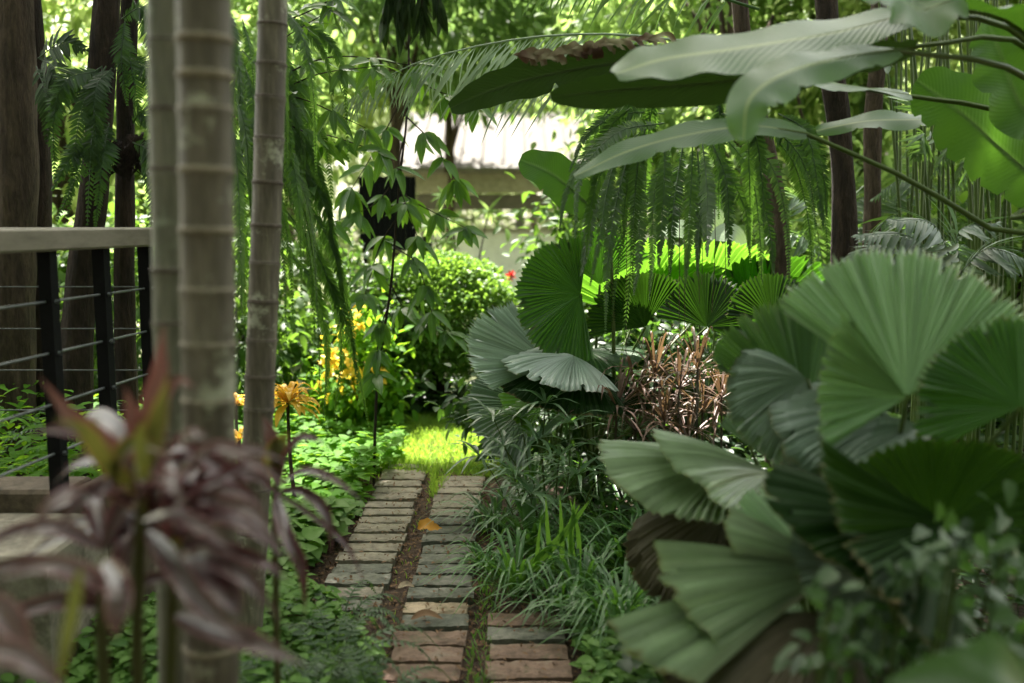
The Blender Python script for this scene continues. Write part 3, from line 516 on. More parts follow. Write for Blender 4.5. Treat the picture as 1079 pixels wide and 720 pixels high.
n_ = 26000; q = np.column_stack([RNG.uniform(-26, 26, n_), RNG.uniform(33, 40, n_), RNG.uniform(0, 1, n_)]); hh = np.array([8.5 + 3.5 * noise.noise(Vector((a * .15, 3, 0))) + 1.5 * noise.noise(Vector((a * .6, 7, 0))) for a in q[:, 0]])
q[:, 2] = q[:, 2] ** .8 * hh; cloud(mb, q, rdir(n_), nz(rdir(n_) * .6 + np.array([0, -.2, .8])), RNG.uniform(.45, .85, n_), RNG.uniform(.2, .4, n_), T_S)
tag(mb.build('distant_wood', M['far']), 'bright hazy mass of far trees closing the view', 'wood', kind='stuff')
n_ = 22000; a_ = RNG.uniform(R(150), R(390), n_); rr_ = RNG.uniform(5.2, 8, n_); q = np.column_stack([rr_ * np.cos(a_) * 1.15, rr_ * np.sin(a_) + .5, RNG.uniform(0, 1, n_) ** .9 * 11]); q = q[(q[:, 1] < 3.2)]
n_ = len(q); mb = MB(); cloud(mb, q, rdir(n_), nz(rdir(n_) * .6 + [0, 0, .8]), RNG.uniform(.3, .6, n_), RNG.uniform(.18, .3, n_), T_S)
tag(mb.build('unseen_thicket', M['tree_d']), 'unseen foliage added behind the viewpoint to cut the fill light', 'thicket', kind='stuff')  # out of view, added to keep light from behind off the foreground
# middle-distance hedges (behind shrub / left clearing)
def bush(label, c, r, n, size, m, T=T_M, name='bush', cat='bush', asp=.45, clumps=26, tight=.2, stems=6, grp=None):
    c = np.array(c, float); t = thing(name, label, cat, (c[0], c[1], 0), grp); mb = MB()
    for i in range(stems):
        a = rnd(0, 6.28); e = c + np.array([math.cos(a) * r[0] * .55, math.sin(a) * r[1] * .55, r[2] * rnd(-.1, .6)]); tube(mb, [(c[0] + rnd(-.05, .05), c[1] + rnd(-.05, .05), 0), (c[0] + math.cos(a) * r[0] * .2, c[1] + math.sin(a) * r[1] * .2, c[2] * .5), e], .02 + r[2] * .012, .006, 8, 6)
    mb.build('stems', M['bark_dark'], t); mb = MB(); crown(mb, c, r, n, size, clumps, tight, T, asp); mb.build('foliage', m, t); return t
bush('low leafy bush left of the pale clearing', (P(262, 300, 10.5)[0], 10.5, .9), (1.0, .7, .9), 4200, .11, M['tree'])
bush('sunlit bush behind the round shrub below the screen', (P(385, 300, 12)[0], 12, .6), (.7, .6, .6), 4200, .11, M['tree_y'])
bush('loose bush under the pavilion wall', (P(700, 300, 13)[0], 13, .55), (1.5, .8, .6), 4200, .12, M['tree'])
bush('dark bush added for shade behind the sedge fans', (P(625, 440, 6.4)[0], 6.4, .32), (.8, .35, .36), 3600, .09, M['cover_d'])  # added to darken the bright ground behind the sedge
bush('dark bush added as shade behind the red-brown leaves', (P(740, 400, 6.6)[0], 6.6, .5), (.8, .35, .5), 4200, .09, M['cover_d'])  # put in to stand for the darkness behind the clump
bush('green bush behind the middle fan palm', (P(720, 260, 9)[0], 9, 1.0), (1.3, .7, .9), 5200, .12, M['tree_d'])
bush('green bush behind the near fan palm', (P(930, 250, 8.6)[0], 8.6, 1.1), (1.3, .7, 1.1), 5200, .12, M['tree'])
bush('dark bush at the right edge behind the stalks', (P(1070, 230, 7.4)[0], 7.4, 1.1), (.9, .6, 1.2), 5200, .11, M['tree_d'])
bush('bush of mixed leaves behind the left fence trunks', (P(60, 300, 8.4)[0], 8.4, 1.0), (1.6, .8, 1.0), 5600, .12, M['tree'])
bush('bush behind the ringed stems below the hanging fern', (P(210, 330, 8.0)[0], 8.0, .8), (1.1, .7, .9), 4800, .11, M['tree_d'])
# round clipped shrub with bare stems
def shrub():
    c = P(462, 322, 8.3); t = thing('round_shrub', 'round clipped shrub with bright top and dark bare stems at the path end', 'shrub', (c[0], 8.3, 0)); mb = MB()
    for i in range(13):
        a = rnd(0, 6.28); k = rnd(.2, .8); e = c + np.array([math.cos(a) * .5 * k, math.sin(a) * .4 * k, rnd(-.25, .1)])
        tube(mb, [(c[0] + rnd(-.18, .18), 8.3 + rnd(-.1, .1), 0), (c[0] + math.cos(a) * .22 * k + rnd(-.05, .05), 8.3 + math.sin(a) * .2, .35), e], .022, .009, 9, 7, jit=.2)
    mb.build('stems', M['bark_dark'], t); n = 30000; d = rdir(n); d = d[d[:, 2] > -.75]; n = len(d)
    rr = np.array([1 + .1 * noise.noise(Vector(tuple(x * 3))) + .06 * noise.noise(Vector(tuple(x * 8))) for x in d])[:, None] * RNG.uniform(.62, 1.04, (n, 1)) ** .6
    pos = c - [0, 0, .15] + d * rr * np.array([.70, .58, .56]); mb = MB(); cloud(mb, pos, nz(d * .8 + rdir(n) * .8 + [0, 0, .2]), nz(rdir(n) * .5 + [0, 0, .9]), RNG.uniform(.03, .06, n), RNG.uniform(.018, .03, n), T_M); mb.build('foliage', M['shrub'], t)
    t2 = thing('leafy_shrub', 'small-leaved shrub growing against the left of the round shrub', 'shrub', (c[0] - .55, 7.9, 0)); mb = MB()
    for i in range(6): tube(mb, [(c[0] - .5 + rnd(-.1, .1), 7.9, 0), (c[0] - .5 + rnd(-.2, .2), 7.9, .5), (c[0] - .55 + rnd(-.35, .3), 7.9 + rnd(-.2, .2), 1.1)], .014, .005, 8, 6)
    mb.build('stems', M['bark_dark'], t2); mb = MB(); crown(mb, (c[0] - .55, 7.9, .72), (.38, .3, .55), 2400, .055, 22, .22, T_M); mb.build('foliage', M['cover_d'], t2)
shrub()
# croton / yellow rosettes
def rosette(name, label, cat, c, n, L, w, m, stem_m, el=(.1, 1.0), prof='leaf', droop=.35, extra=None, stem_r=.012, grp=None):
    c = np.array(c, float); t = thing(name, label, cat, (c[0], c[1], 0), grp); mb = MB(); tube(mb, [(c[0] + .03, c[1], 0), (c[0], c[1] + .02, c[2] * .5), c], stem_r, stem_r * .7, 10, 8); mb.build('stem', stem_m, t)
    for i in range(n):
        a = i * 2.4 + rnd(-.2, .2); e = el[0] + (el[1] - el[0]) * (i / n); l = L * rnd(.75, 1.1); h = np.array([math.cos(a), math.sin(a), 0.]); s = c - [0, 0, .12 * L * (1 - i / n)]
        mb = MB(); blade(mb, [s, s + h * l * .45 * math.cos(e) + [0, 0, l * .45 * math.sin(e)], s + h * l * .8 * math.cos(e) + [0, 0, l * (.75 * math.sin(e) - droop * .35)], s + h * l * math.cos(e * .8) + [0, 0, l * (.8 * math.sin(e) - droop)]], w * rnd(.8, 1.1), n=10, prof=prof, fold=(.3, .3), wave=.05); mb.build('leaf', m, t)
    return t
rosette('croton', 'orange-yellow croton right of the slim ringed stem', 'croton', P(303, 422, 5.3), 34, .19, .045, M['yellow'], M['bark'], (-.2, 1.1))
rosette('croton', 'small yellow croton glimpsed between the ringed stems', 'croton', P(248, 425, 5.5), 16, .13, .04, M['yellow'], M['bark'])
rosette('croton', 'low yellowish croton partly hidden below the small yellow one', 'croton', P(252, 462, 5.2), 12, .12, .03, M['yellow'], M['bark'])
c_ = P(378, 372, 7.4); t = thing('yellow_shrub', 'yellow flowering shrub left of the round shrub', 'shrub', (c_[0], 7.4, 0)); mb = MB(); crown(mb, c_ - [0, 0, .2], (.3, .25, .42), 1600, .09, 18, .25, T_M); mb.build('foliage', M['cover'], t)
mb = MB(); crown(mb, c_ + [0, -.25, 0], (.22, .15, .28), 190, .055, 9, .24, T_HEART, .7); mb.build('blossom', M['yellow2'], t)
t = thing('red_flower', 'red flower on a thin stem right of the round shrub', 'flower', (P(538, 291, 8.9)[0], 8.9, 0)); f_ = P(538, 291, 8.9); mb = MB(); tube(mb, [base(f_), f_ - [0.02, 0, .3], f_], .006, .004, 6, 6); mb.build('stem', M['stalk'], t)
mb = MB(); cloud(mb, np.repeat(f_[None], 14, 0), rdir(14), rdir(14), .06, .035, T_HEART); mb.build('petals', M['red'], t)
# ================================================================== HANGING LEAFY BRANCHES (centre left)
def leafy(mb_l, mb_s, pts, n, L, W, r=.006, droop=.9, spread=.6, T=T_LONG, cluster=False):
    sp = spline(pts, max(8, n)); tube(mb_s, sp, 0, 0, rad=np.linspace(r, r * .4, len(sp)), sides=5)
    T_ = nz(np.gradient(sp, axis=0)); k = len(sp)
    if cluster:
        for ci in (k // 3, 2 * k // 3, k - 1):
            m_ = random.randint(5, 8); a = np.linspace(0, 6.28, m_, endpoint=False) + rnd(0, 6)
            d = nz(np.column_stack([np.cos(a) * 1.0, np.sin(a) * .8, RNG.uniform(-1.3, .25, m_)]) + T_[ci] * .35)
            cloud(mb_l, np.repeat(sp[ci][None], m_, 0) + rdir(m_) * .012, d, nz(rdir(m_) * .35 + np.array([0, -.55, .8])), L * RNG.uniform(.7, 1.2, m_), W * RNG.uniform(.9, 1.2, m_), T)
        return
    for rep in range(2):
        d = nz(T_ * .5 + rdir(k) * spread + np.array([0, 0, -droop])); cloud(mb_l, sp + T_ * rnd(0, .03), d, nz(rdir(k) * .5 + np.array([0, -.5, .6])), L * RNG.uniform(.7, 1.2, k), W * RNG.uniform(.8, 1.15, k), T)
def branchy(label, stem, branches, L, W, m, name='tree', cat='tree', r=.03, droop=.9, T=T_LONG, nper=12):
    t = thing(name, label, cat, (stem[0][0], stem[0][1], 0)); ml, ms = MB(), MB(); tube(ms, stem, r, r * .5, 24, 8, jit=.1)
    for br in branches: leafy(ml, ms, br, nper, L, W, droop=droop, T=T, cluster=True, r=.005)
    ms.build('trunk', M['bark_dark'], t); ml.build('crown', m, t); return t
Yb = 5.8
st = [base(P(392, 440, Yb)), P(398, 400, Yb), P(412, 300, Yb), P(420, 200, Yb), P(430, 100, Yb), P(430, -60, Yb), P(428, -150, Yb)]
br = []
for (u0, v0, u1, v1, u2, v2) in [(430, 90, 400, 150, 370, 200), (425, 120, 455, 150, 480, 190), (422, 180, 395, 215, 350, 235), (420, 200, 440, 215, 490, 240), (418, 230, 400, 260, 385, 310), (415, 260, 440, 280, 455, 330), (412, 300, 430, 330, 470, 350), (410, 320, 400, 350, 395, 395), (424, 150, 420, 190, 440, 250), (430, 60, 450, 90, 500, 110), (420, 250, 410, 290, 430, 330), (412, 220, 405, 240, 365, 250), (418, 330, 435, 360, 440, 400), (428, 160, 450, 190, 455, 240), (410, 270, 425, 300, 405, 340)]:
    br.append([P(u0, v0, Yb), P(u1, v1, Yb - rnd(-.15, .2)), P(u2, v2, Yb - rnd(-.2, .25))])
branchy('slender tree with drooping pointed leaves left of the round shrub', st, br[:10], .17, .055, M['mango'], r=.009)
Yb = 5.0; st = [base(P(262, 470, Yb)), P(270, 200, Yb), P(285, -20, Yb), P(300, -150, Yb)]; br = []
for (u0, v0, u1, v1, u2, v2) in [(275, 110, 330, 80, 395, 70), (277, 100, 320, 105, 385, 135), (275, 150, 330, 140, 400, 160), (280, 60, 300, 40, 350, 10), (275, 120, 300, 130, 345, 150), (280, 30, 330, 10, 380, -20), (277, 90, 350, 60, 440, 70), (275, 130, 310, 160, 330, 190)]:
    br.append([P(u0, v0, Yb), P(u1, v1, Yb - rnd(-.2, .4)), P(u2, v2, Yb - rnd(-.2, .5))])
branchy('leafy tree reaching right from behind the slim ringed stem', st, br, .14, .046, M['mango'], r=.02, droop=.5)
Yb = 4.0; st = [P(430, -500, Yb), P(430, -300, Yb), P(430, -30, Yb)]
mbl, mbs = MB(), MB(); t = thing('hanging_branch', 'dark leafy branch hanging in at the top left of centre', 'branch', P(430, -60, Yb))
for (u0, v0, u1, v1) in [(425, -60, 405, 10), (430, -60, 420, 15), (440, -60, 445, 8), (450, -60, 463, 5), (435, -60, 430, 5)]:
    leafy(mbl, mbs, [P(u0, v0, Yb), P((u0 + u1) / 2, (v0 + v1) / 2, Yb), P(u1, v1, Yb)], 8, .13, .042, spread=.35, droop=1.1)
tube(mbs, [P(430, -62, Yb), P(380, -160, Yb + .2), P(300, -150, 5.0)], .01, .014, 8, 6)
mbs.build('twigs', M['bark_dark'], t); mbl.build('leaves', M['banana_dark'], t)
# palmate-leaved plant in front of pavilion
t = thing('leafy_shrub', 'pale shrub with finger-like leaves in front of the pavilion wall', 'shrub', base(P(480, 250, 10), 0)); ml, ms = MB(), MB()
for (u, v) in [(468, 205), (455, 238), (478, 232), (470, 255), (515, 222)]:
    h = P(u, v, 10 + rnd(-.3, .3)); k = 11; a = np.linspace(0, 6.28, k); d = np.column_stack([np.cos(a), RNG.uniform(-.3, .3, k), np.sin(a) * .8 - .35])
    cloud(ml, np.repeat(h[None], k, 0), d, nz(rdir(k) * .3 + [0, -.7, .6]), RNG.uniform(.12, .2, k), .035, T_LONG); tube(ms, [base(P(485, 300, 10)), P((u + 485) / 2, 300, 10), h], .014, .006, 8, 5)
ms.build('stems', M['bark_dark'], t); ml.build('foliage', M['tree'], t)
# ================================================================== FERNS
def frond(t, pts, n, ll, lw, m, N=(0, -1, .2), ang=70, droop=.25, name='frond', T=T_PIN, **k):
    mb = MB(); pinnate(mb, pts, n, ll, lw, N=N, ang=ang, droop=droop, r=.0035, T=T, **k); return mb.build(name, m, t)
# left hanging fern mass
t = thing('hanging_fern', 'dense curtain of drooping fern fronds behind the slim ringed stem', 'fern', P(290, 20, 4.6))
for i in range(42):
    q = i / 41; u0 = rnd(240, 300); v0 = rnd(-30, 190) + (u0 - 240) * .4; du = rnd(-15, 75); e = rnd(90, 250); Y = rnd(4.2, 5.2)
    u1 = min(u0 + du, 385); v1 = min(v0 + e + (u1 - 300) * .8, 445)
    frond(t, [P(u0, v0, Y), P(u0 + du * .55, v0 + e * .18, Y - .1), P(u0 + du * .9, v0 + e * .55, Y - .15), P(u1, v1, Y - .12)], 84, .06, .012, M['fern'] if i % 3 else M['fern_bluish'], N=(rnd(-1.1, 1.1), -1, rnd(-.2, .8)), droop=.35, ang=66)
for (a, b_, c2, d2) in [((300, 160), (335, 200), (355, 270), (365, 350)), ((310, 200), (345, 250), (368, 330), (378, 420)), ((300, 220), (340, 280), (360, 360), (352, 440)), ((290, 120), (320, 150), (345, 210), (350, 260)), ((300, 260), (330, 300), (345, 370), (340, 450)), ((310, 240), (350, 300), (372, 370), (390, 455))]:
    frond(t, [P(*a, 4.8), P(*b_, 4.7), P(*c2, 4.7), P(*d2, 4.7)], 90, .06, .012, M['fern'], droop=.5, ang=62)
# ferns on left trunks
t = thing('sword_fern', 'sword fern growing on the dark leaning trunk', 'fern', P(100, 90, 4.9))
for (a, b_, c2) in [((112, 70), (85, 120), (72, 228)), ((108, 72), (98, 130), (92, 236)), ((105, 75), (70, 85), (52, 130)), ((110, 110), (92, 160), (60, 232)), ((118, 72), (100, 100), (105, 190)), ((112, 140), (80, 160), (55, 200)), ((108, 70), (60, 110), (58, 190)), ((115, 130), (108, 170), (100, 240))]:
    frond(t, [P(*a, 4.8), P(*b_, 4.65), P(*c2, 4.65)], 46, .09, .017, M['fern_dark'], droop=.15, ang=72)
t = thing('sword_fern', 'dark fern frond arching out left of the thick trunk gap', 'fern', P(45, 60, 5.0))
for (a, b_, c2) in [((40, 62), (65, 45), (92, 52)), ((42, 62), (58, 75), (60, 130)), ((38, 70), (50, 105), (50, 150))]:
    frond(t, [P(*a, 5.0), P(*b_, 4.9), P(*c2, 4.9)], 16, .12, .03, M['banana_dark'], droop=.4, ang=70)
t = thing('nest_fern', 'fern clump nesting on the slender dark trunk', 'fern', P(138, 150, 5.1)); mb = MB()
for k in range(70):
    h = P(rnd(126, 152), rnd(138, 175), 5.1); mb_ = mb; blade(mb_, [h, h + [rnd(-.06, .06), -.04, -.02], h + [rnd(-.1, .1), -.06, -.1]], .018, N=(0, -1, .2), n=5, na=1)
mb.build('root_mass', M['bark_dark'], t)
for (a, b_, c2) in [((135, 60), (155, 75), (160, 120)), ((140, 150), (158, 165), (163, 240)), ((148, 160), (160, 190), (158, 270)), ((132, 20), (128, 60), (134, 110)), ((135, 40), (140, 80), (150, 130)), ((140, 130), (150, 120), (168, 150)), ((128, 20), (150, 10), (165, 50)), ((152, 150), (166, 160), (172, 230)), ((140, 0), (160, 40), (165, 100))]:
    frond(t, [P(*a, 5.0), P(*b_, 4.9), P(*c2, 4.9)], 34, .085, .014, M['fern_dark'], droop=.2)
# right hanging ferns
t = thing('hanging_fern', 'large hanging fern with long fronds trailing over the fan palm', 'fern', P(720, 140, 4.9))
specs = [((690, 130), (630, 150), (598, 200), (590, 240)), ((700, 130), (650, 140), (612, 185), (606, 250)), ((700, 150), (665, 170), (655, 250), (645, 330)), ((690, 160), (668, 190), (664, 290), (652, 400)), ((710, 150), (690, 200), (688, 260), (684, 315)), ((720, 150), (712, 200), (708, 240), (706, 290)), ((730, 150), (728, 200), (725, 260), (722, 300)), ((740, 150), (745, 200), (745, 240), (745, 270)), ((750, 150), (765, 190), (768, 240), (768, 280)), ((760, 140), (790, 180), (800, 240), (803, 300)), ((770, 140), (810, 170), (828, 230), (832, 310)), ((760, 120), (820, 140), (850, 180), (860, 240)), ((650, 160), (640, 200), (632, 250), (622, 300)), ((640, 180), (625, 215), (618, 260), (612, 290)), ((700, 120), (660, 120), (620, 140), (600, 180)), ((700, 100), (650, 65), (590, 72), (560, 100)), ((720, 100), (680, 70), (640, 75), (600, 110)), ((780, 150), (800, 200), (812, 250), (815, 290)), ((740, 140), (760, 170), (785, 220), (790, 270)), ((680, 150), (672, 200), (674, 260), (668, 310)), ((820, 120), (850, 140), (862, 200), (868, 240)), ((700, 150), (700, 190), (697, 240), (694, 280)), ((660, 170), (648, 220), (640, 280), (638, 350)), ((735, 160), (738, 210), (736, 250), (735, 290)), ((675, 140), (640, 170), (622, 220), (618, 270))]
for i, sp_ in enumerate(specs):
    Y = 4.7 + rnd(-.3, .3); frond(t, [P(u, v, Y - .08 * k) for k, (u, v) in enumerate(sp_)], 74, .066 if i % 2 else .055, .013, M['fern'] if i % 3 == 0 else M['fern_bluish'] if i % 3 == 1 else M['fern_dark'], N=(rnd(-1.0, 1.0), -1, rnd(0, .6)), droop=.12, ang=74)
for i in range(12):
    u0, v0 = rnd(640, 850), rnd(100, 150); Y = rnd(4.5, 5.0); e = rnd(90, 170); du = (u0 - 740) * .35 + rnd(-12, 12)
    frond(t, [P(u0, v0, Y), P(u0 + du * .6, v0 + e * .2, Y), P(u0 + du, v0 + e * .6, Y), P(u0 + du * 1.1, v0 + e, Y)], 66, .062, .012, M['fern_dark'] if i % 2 else M['fern'], droop=.15, ang=72)
# thin aerial roots
t = thing('aerial_roots', 'thin brown roots dangling below the large hanging fern', 'roots', P(720, 200, 5.0)); mb = MB()
for u, v0, v1 in [(705, 180, 330), (716, 190, 345), (722, 200, 360), (735, 190, 320), (752, 190, 330), (765, 180, 310), (660, 200, 410), (742, 200, 300)]:
    tube(mb, [P(u, v0, 5), P(u + rnd(-2, 2), (v0 + v1) / 2, 4.98), P(u + rnd(-3, 3), v1, 5)], .0025, .0015, 8, 4)
mb.build('root', M['bark'], t)
# big arching palm frond
t = thing('palm_frond', 'arching grey-green palm frond with long hanging leaflets at the top', 'palm', P(725, 42, 4.8))
mb = MB(); pinnate(mb, [P(735, 45, 4.6), P(640, 36, 4.7), P(540, 42, 4.8), P(440, 66, 4.9), P(358, 108, 5.0)], 60, .56, .019, N=(0, 0, 1), lnrm=(0, -.8, .5), ang=36, droop=.85, r=.007, T=T_GRASS, taper=(.8, 1, .25), jit=.07, start=.02); mb.build('frond', M['palm_lit'], t)
mb = MB(); pinnate(mb, [P(800, 10, 4.9), P(700, -20, 4.9), P(640, -25, 5.0), P(560, 0, 5.1)], 20, .34, .018, lnrm=(0, -.8, .5), N=(0, 0, 1), ang=40, droop=.9, r=.008, T=T_GRASS, taper=(.8, 1, .3)); mb.build('frond', M['palm'], t)
# fine drooping strands under
# ================================================================== BANANA
def bleaf(t, pts, w, m, N, fold=(-.35, -.35), stalk=None, wave=.05, rag=.1, waves=4, n=44):
    mb = MB(); blade(mb, pts, w, N=N, n=n, prof='banana', fold=fold, wave=wave, na=4, rag=rag, waves=waves); o = mb.build('leaf', m, t)
    mb = MB(); sp = spline(pts, 10) - np.asarray(nz(np.array(N, float))) * .006; pts2 = list(sp[:])
    if stalk is not None: pts2 = list(spline(list(stalk) + [sp[0]], 8)) + pts2[1:]
    tube(mb, pts2, 0, 0, rad=np.linspace(.013 if stalk is not None else .008, .002, len(pts2)), sides=6); mb.build('leaf_stalk', M['stalk'], o); return o
Yc = 3.4
root = P(1180, 400, Yc)
t = thing('banana_plant', 'banana plant arching broad pale leaves in from the upper right', 'banana plant', base(P(1200, 400, 3.6), 0))
mb = MB(); bx = P(1200, 400, 3.6)[0]; tube(mb, [(bx, 3.6, 0), (bx, 3.6, .9), (bx + .03, 3.6, 1.75)], .09, .05, 12, 14); mb.build('stem', M['stalk'], t)
cr = np.array([bx, 3.6, 1.7])
st_ = lambda *a: [cr] + [P(*x) for x in a]
bleaf(t, tp((965, 12, 3.2), (880, 34, 3.1), (770, 52, 3.0), (700, 62, 2.95), (648, 78, 2.9)), .22, M['banana'], (0, -.75, .66), (.1, -.25), st_((1080, 40, 3.4)), .04)
bleaf(t, tp((965, 50, 3.3), (860, 70, 3.25), (760, 86, 3.25), (650, 95, 3.3), (580, 102, 3.3)), .15, M['banana_dark'], (0, -.8, -.5), (.1, .1), st_((1085, 50, 3.5)), .03)
bleaf(t, tp((960, 100, 3.7), (850, 84, 3.7), (760, 82, 3.7), (665, 100, 3.75)), .17, M['banana'], (0, -.5, .85), (.1, -.3), st_((1060, 120, 3.7)), .06)
bleaf(t, tp((945, 52, 3.0), (880, 62, 2.85), (825, 78, 2.75), (790, 105, 2.7), (783, 148, 2.68)), .15, M['banana'], (-.2, -.85, .5), (-.1, -.25), st_((1080, 80, 3.3)), .05)
bleaf(t, tp((850, 140, 3.6), (790, 133, 3.6), (720, 143, 3.6), (660, 160, 3.6), (605, 186, 3.6)), .12, M['banana'], (0, -.8, .6), (.0, -.15), st_((1079, 250, 3.6), (960, 190, 3.6)), .08, waves=3)
bleaf(t, tp((1000, 126, 4.0), (960, 126, 4.0), (910, 128, 4.0), (860, 138, 4.0)), .11, M['banana'], (0, -.7, .7), (.0, -.1), st_((1075, 150, 3.9)), .1, waves=2)
bleaf(t, tp((1010, -5, 2.9), (970, 10, 2.9), (940, -8, 2.9), (880, -40, 2.9)), .26, M['banana_green'], (0, -.4, .9), (-.3, .2), None, .05)
bleaf(t, tp((1110, 60, 3.2), (1060, 20, 3.2), (1000, 5, 3.1), (930, -20, 3.1)), .25, M['banana_green'], (0, -.2, .95), (.1, .2), None, .05)
bleaf(t, tp((1110, 205, 3.9), (1065, 165, 3.85), (1015, 120, 3.8), (966, 84, 3.8)), .33, M['banana_green'], (.3, -.85, .1), (-.2, .1), st_((1070, 230, 3.8)), .03)
bleaf(t, tp((1100, 130, 3.5), (1075, 110, 3.5), (1055, 60, 3.5), (1040, 20, 3.5)), .3, M['banana_green'], (.3, -.9, .1), (.1, .2), None, .05)
bleaf(t, tp((940, 70, 3.9), (915, 50, 3.9), (890, 48, 3.9), (870, 80, 4.0)), .25, M['banana_green'], (.0, -.3, .9), (-.3, -.3), None, .05)
t = thing('banana_leaf', 'dark torn banana leaf with dry brown edge below the palm frond', 'banana leaf', P(720, 45, 4.4))
bleaf(t, tp((715, 60, 4.2), (650, 66, 4.2), (580, 78, 4.2), (520, 94, 4.2), (474, 114, 4.2)), .165, M['banana_dark'], (0, -.9, -.35), (.1, .1), None, .04, rag=.3)
mb = MB()
for k in range(15):
    u = 566 + k * 10.5 + rnd(-4, 4); v = 62 - k * 1.6 + rnd(-3, 3); L_ = rnd(18, 42)
    blade(mb, tp((u, v + 8, 4.17), (u - L_ * .4, v - 2 + rnd(-2, 2), 4.13), (u - L_, v + rnd(-3, 6), 4.12 + rnd(-.05, .05))), rnd(.03, .065), N=(rnd(-.3, .3), -1, rnd(.0, .9)), n=12, prof='leaf', wave=.1, waves=2, fold=(rnd(-.3, .6), rnd(-.3, .6)), rag=.6)
mb.build('dry_edge', M['dead'], t)
t = thing('banana_leaf', 'short upright dark green leaf left of the hanging fern', 'banana leaf', base(P(625, 225, 4.9), 0))
bleaf(t, tp((628, 222, 4.9), (608, 205, 4.85), (580, 182, 4.8), (548, 168, 4.8)), .22, M['banana_green'], (.3, -.9, .3), (-.1, .2), [base(P(650, 300, 5), 0), P(645, 290, 5)], .03)
# tall thin stalks at right
t = thing('stalk_clump', 'clump of tall thin green stalks at the right behind the banana', 'stalks', base(P(1000, 250, 5.6), 0)); mb = MB(); ml = MB()
for i in range(34):
    u = rnd(945, 1085); Y = rnd(5.0, 6.4); l = rnd(-25, 25); a = P(u, 330, Y); tube(mb, [base(a, 0), a, P(u + l * .6, 120, Y), P(u + l * 1.4, -40, Y)], .012, .006, 14, 6)
mb.build('stalks', M['stalk'], t)
for i in range(14):
    u, v = rnd(950, 1080), rnd(120, 300); Y = rnd(4.8, 5.8); d = rnd(-90, 90)
    pinnate(ml, [P(u, v, Y), P(u + d * .5, v - 25, Y), P(u + d, v + rnd(-5, 25), Y)], 20, .22, .02, N=(0, -.3, 1), droop=.5, T=T_LONG, r=.004)
ml.build('leaves', M['palm'], t)
t = thing('palm_plant', 'grey-green feather palm fronds just above the biggest fan leaf', 'palm', base(P(950, 300, 4.3), 0))
for a in [((1010, 300), (960, 250), (905, 248)), ((1010, 300), (985, 238), (940, 232)), ((1015, 300), (1010, 245), (1050, 235)), ((1010, 300), (940, 262), (890, 275)), ((1010, 290), (1040, 262), (1085, 275))]:
    frond(t, [P(*a[0], 4.4), P(*a[1], 4.3), P(*a[2], 4.2)], 24, .26, .024, M['fan_grey'], N=(0, -.5, .9), droop=.35, ang=50, T=T_LONG)
t = thing('palm_plant', 'blue-green feather palm low behind the two straight trunks', 'palm', base(P(860, 250, 6.4), 0))
for a in [((870, 290), (850, 215), (800, 205)), ((870, 290), (890, 220), (930, 205)), ((870, 290), (900, 240), (960, 250)), ((870, 290), (850, 250), (810, 250)), ((870, 290), (925, 215), (990, 200))]:
    frond(t, [P(*a[0], 6.5), P(*a[1], 6.3), P(*a[2], 6.2)], 26, .32, .03, M['palm'], N=(0, -.5, .9), droop=.35, ang=50, T=T_LONG)
t = thing('pale_leaf_plant', 'large white-green leaf catching the light behind the hanging fern', 'leafy plant', base(P(742, 232, 5.9), 0))
for (u, v, w) in [((742), 232, .2), (765, 250, .16), (715, 246, .15)]:
    mb = MB(); blade(mb, tp((u + 22, v + 14, 5.9), (u + 5, v - 4, 5.85), (u - 20, v + 2, 5.8)), w, N=(0, -.8, .6), n=12); mb.build('leaf', M['fan_pale'], t)
    mb = MB(); tube(mb, [base(P(742, 300, 6), 0), P(u + 22, v + 14, 5.9)], .008, .005, 6, 6); mb.build('leaf_stalk', M['stalk'], t)
# ================================================================== FAN PALMS
def fleaf(t, hub, tip, N, m, basept, span=(-110, 110), extra=(), **k):
    k.setdefault('seed', random.randint(0, 99)); mb = MB(); fan(mb, hub, tip, N, span, **k)
    for (h2, t2, N2, s2) in extra: fan(mb, h2, t2, N2, s2, **k)
    o = mb.build('leaf', m, t, False)
    mb = MB(); mid = (np.asarray(hub) + np.asarray(basept)) / 2 + [0, .05, .08]; tube(mb, [basept, mid, hub], .011, .006, 10, 7); mb.build('leaf_stalk', M['stalk'], o); return o
# middle plant
t = thing('fan_palm', 'fan palm with round toothed leaves one glowing yellow-green in the sun', 'fan palm', base(P(620, 400, 5.2), 0)); bp_ = base(P(625, 400, 5.2), .25)
mb = MB(); tube(mb, [base(P(625, 400, 5.2), 0), bp_], .05, .035, 6, 10, jit=.2); mb.build('stem', M['bark_dark'], t)
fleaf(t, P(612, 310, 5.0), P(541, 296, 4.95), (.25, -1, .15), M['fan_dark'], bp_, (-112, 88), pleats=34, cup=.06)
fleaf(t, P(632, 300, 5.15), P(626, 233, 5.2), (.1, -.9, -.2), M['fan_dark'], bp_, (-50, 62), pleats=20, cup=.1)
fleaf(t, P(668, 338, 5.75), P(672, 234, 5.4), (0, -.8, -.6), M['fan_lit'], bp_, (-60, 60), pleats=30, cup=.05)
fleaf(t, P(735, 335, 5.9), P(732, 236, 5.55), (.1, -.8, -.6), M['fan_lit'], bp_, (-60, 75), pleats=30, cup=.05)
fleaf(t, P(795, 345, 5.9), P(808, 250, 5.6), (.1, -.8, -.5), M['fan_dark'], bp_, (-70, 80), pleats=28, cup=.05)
fleaf(t, P(680, 345, 5.0), P(640, 290, 5.0), (.1, -.95, -.2), M['fan_shaded'], bp_, (-60, 70), pleats=24, cup=.05)
fleaf(t, P(745, 345, 5.15), P(760, 285, 5.3), (.1, -.95, -.3), M['fan_shaded'], bp_, (-100, 90), pleats=28, cup=.05)
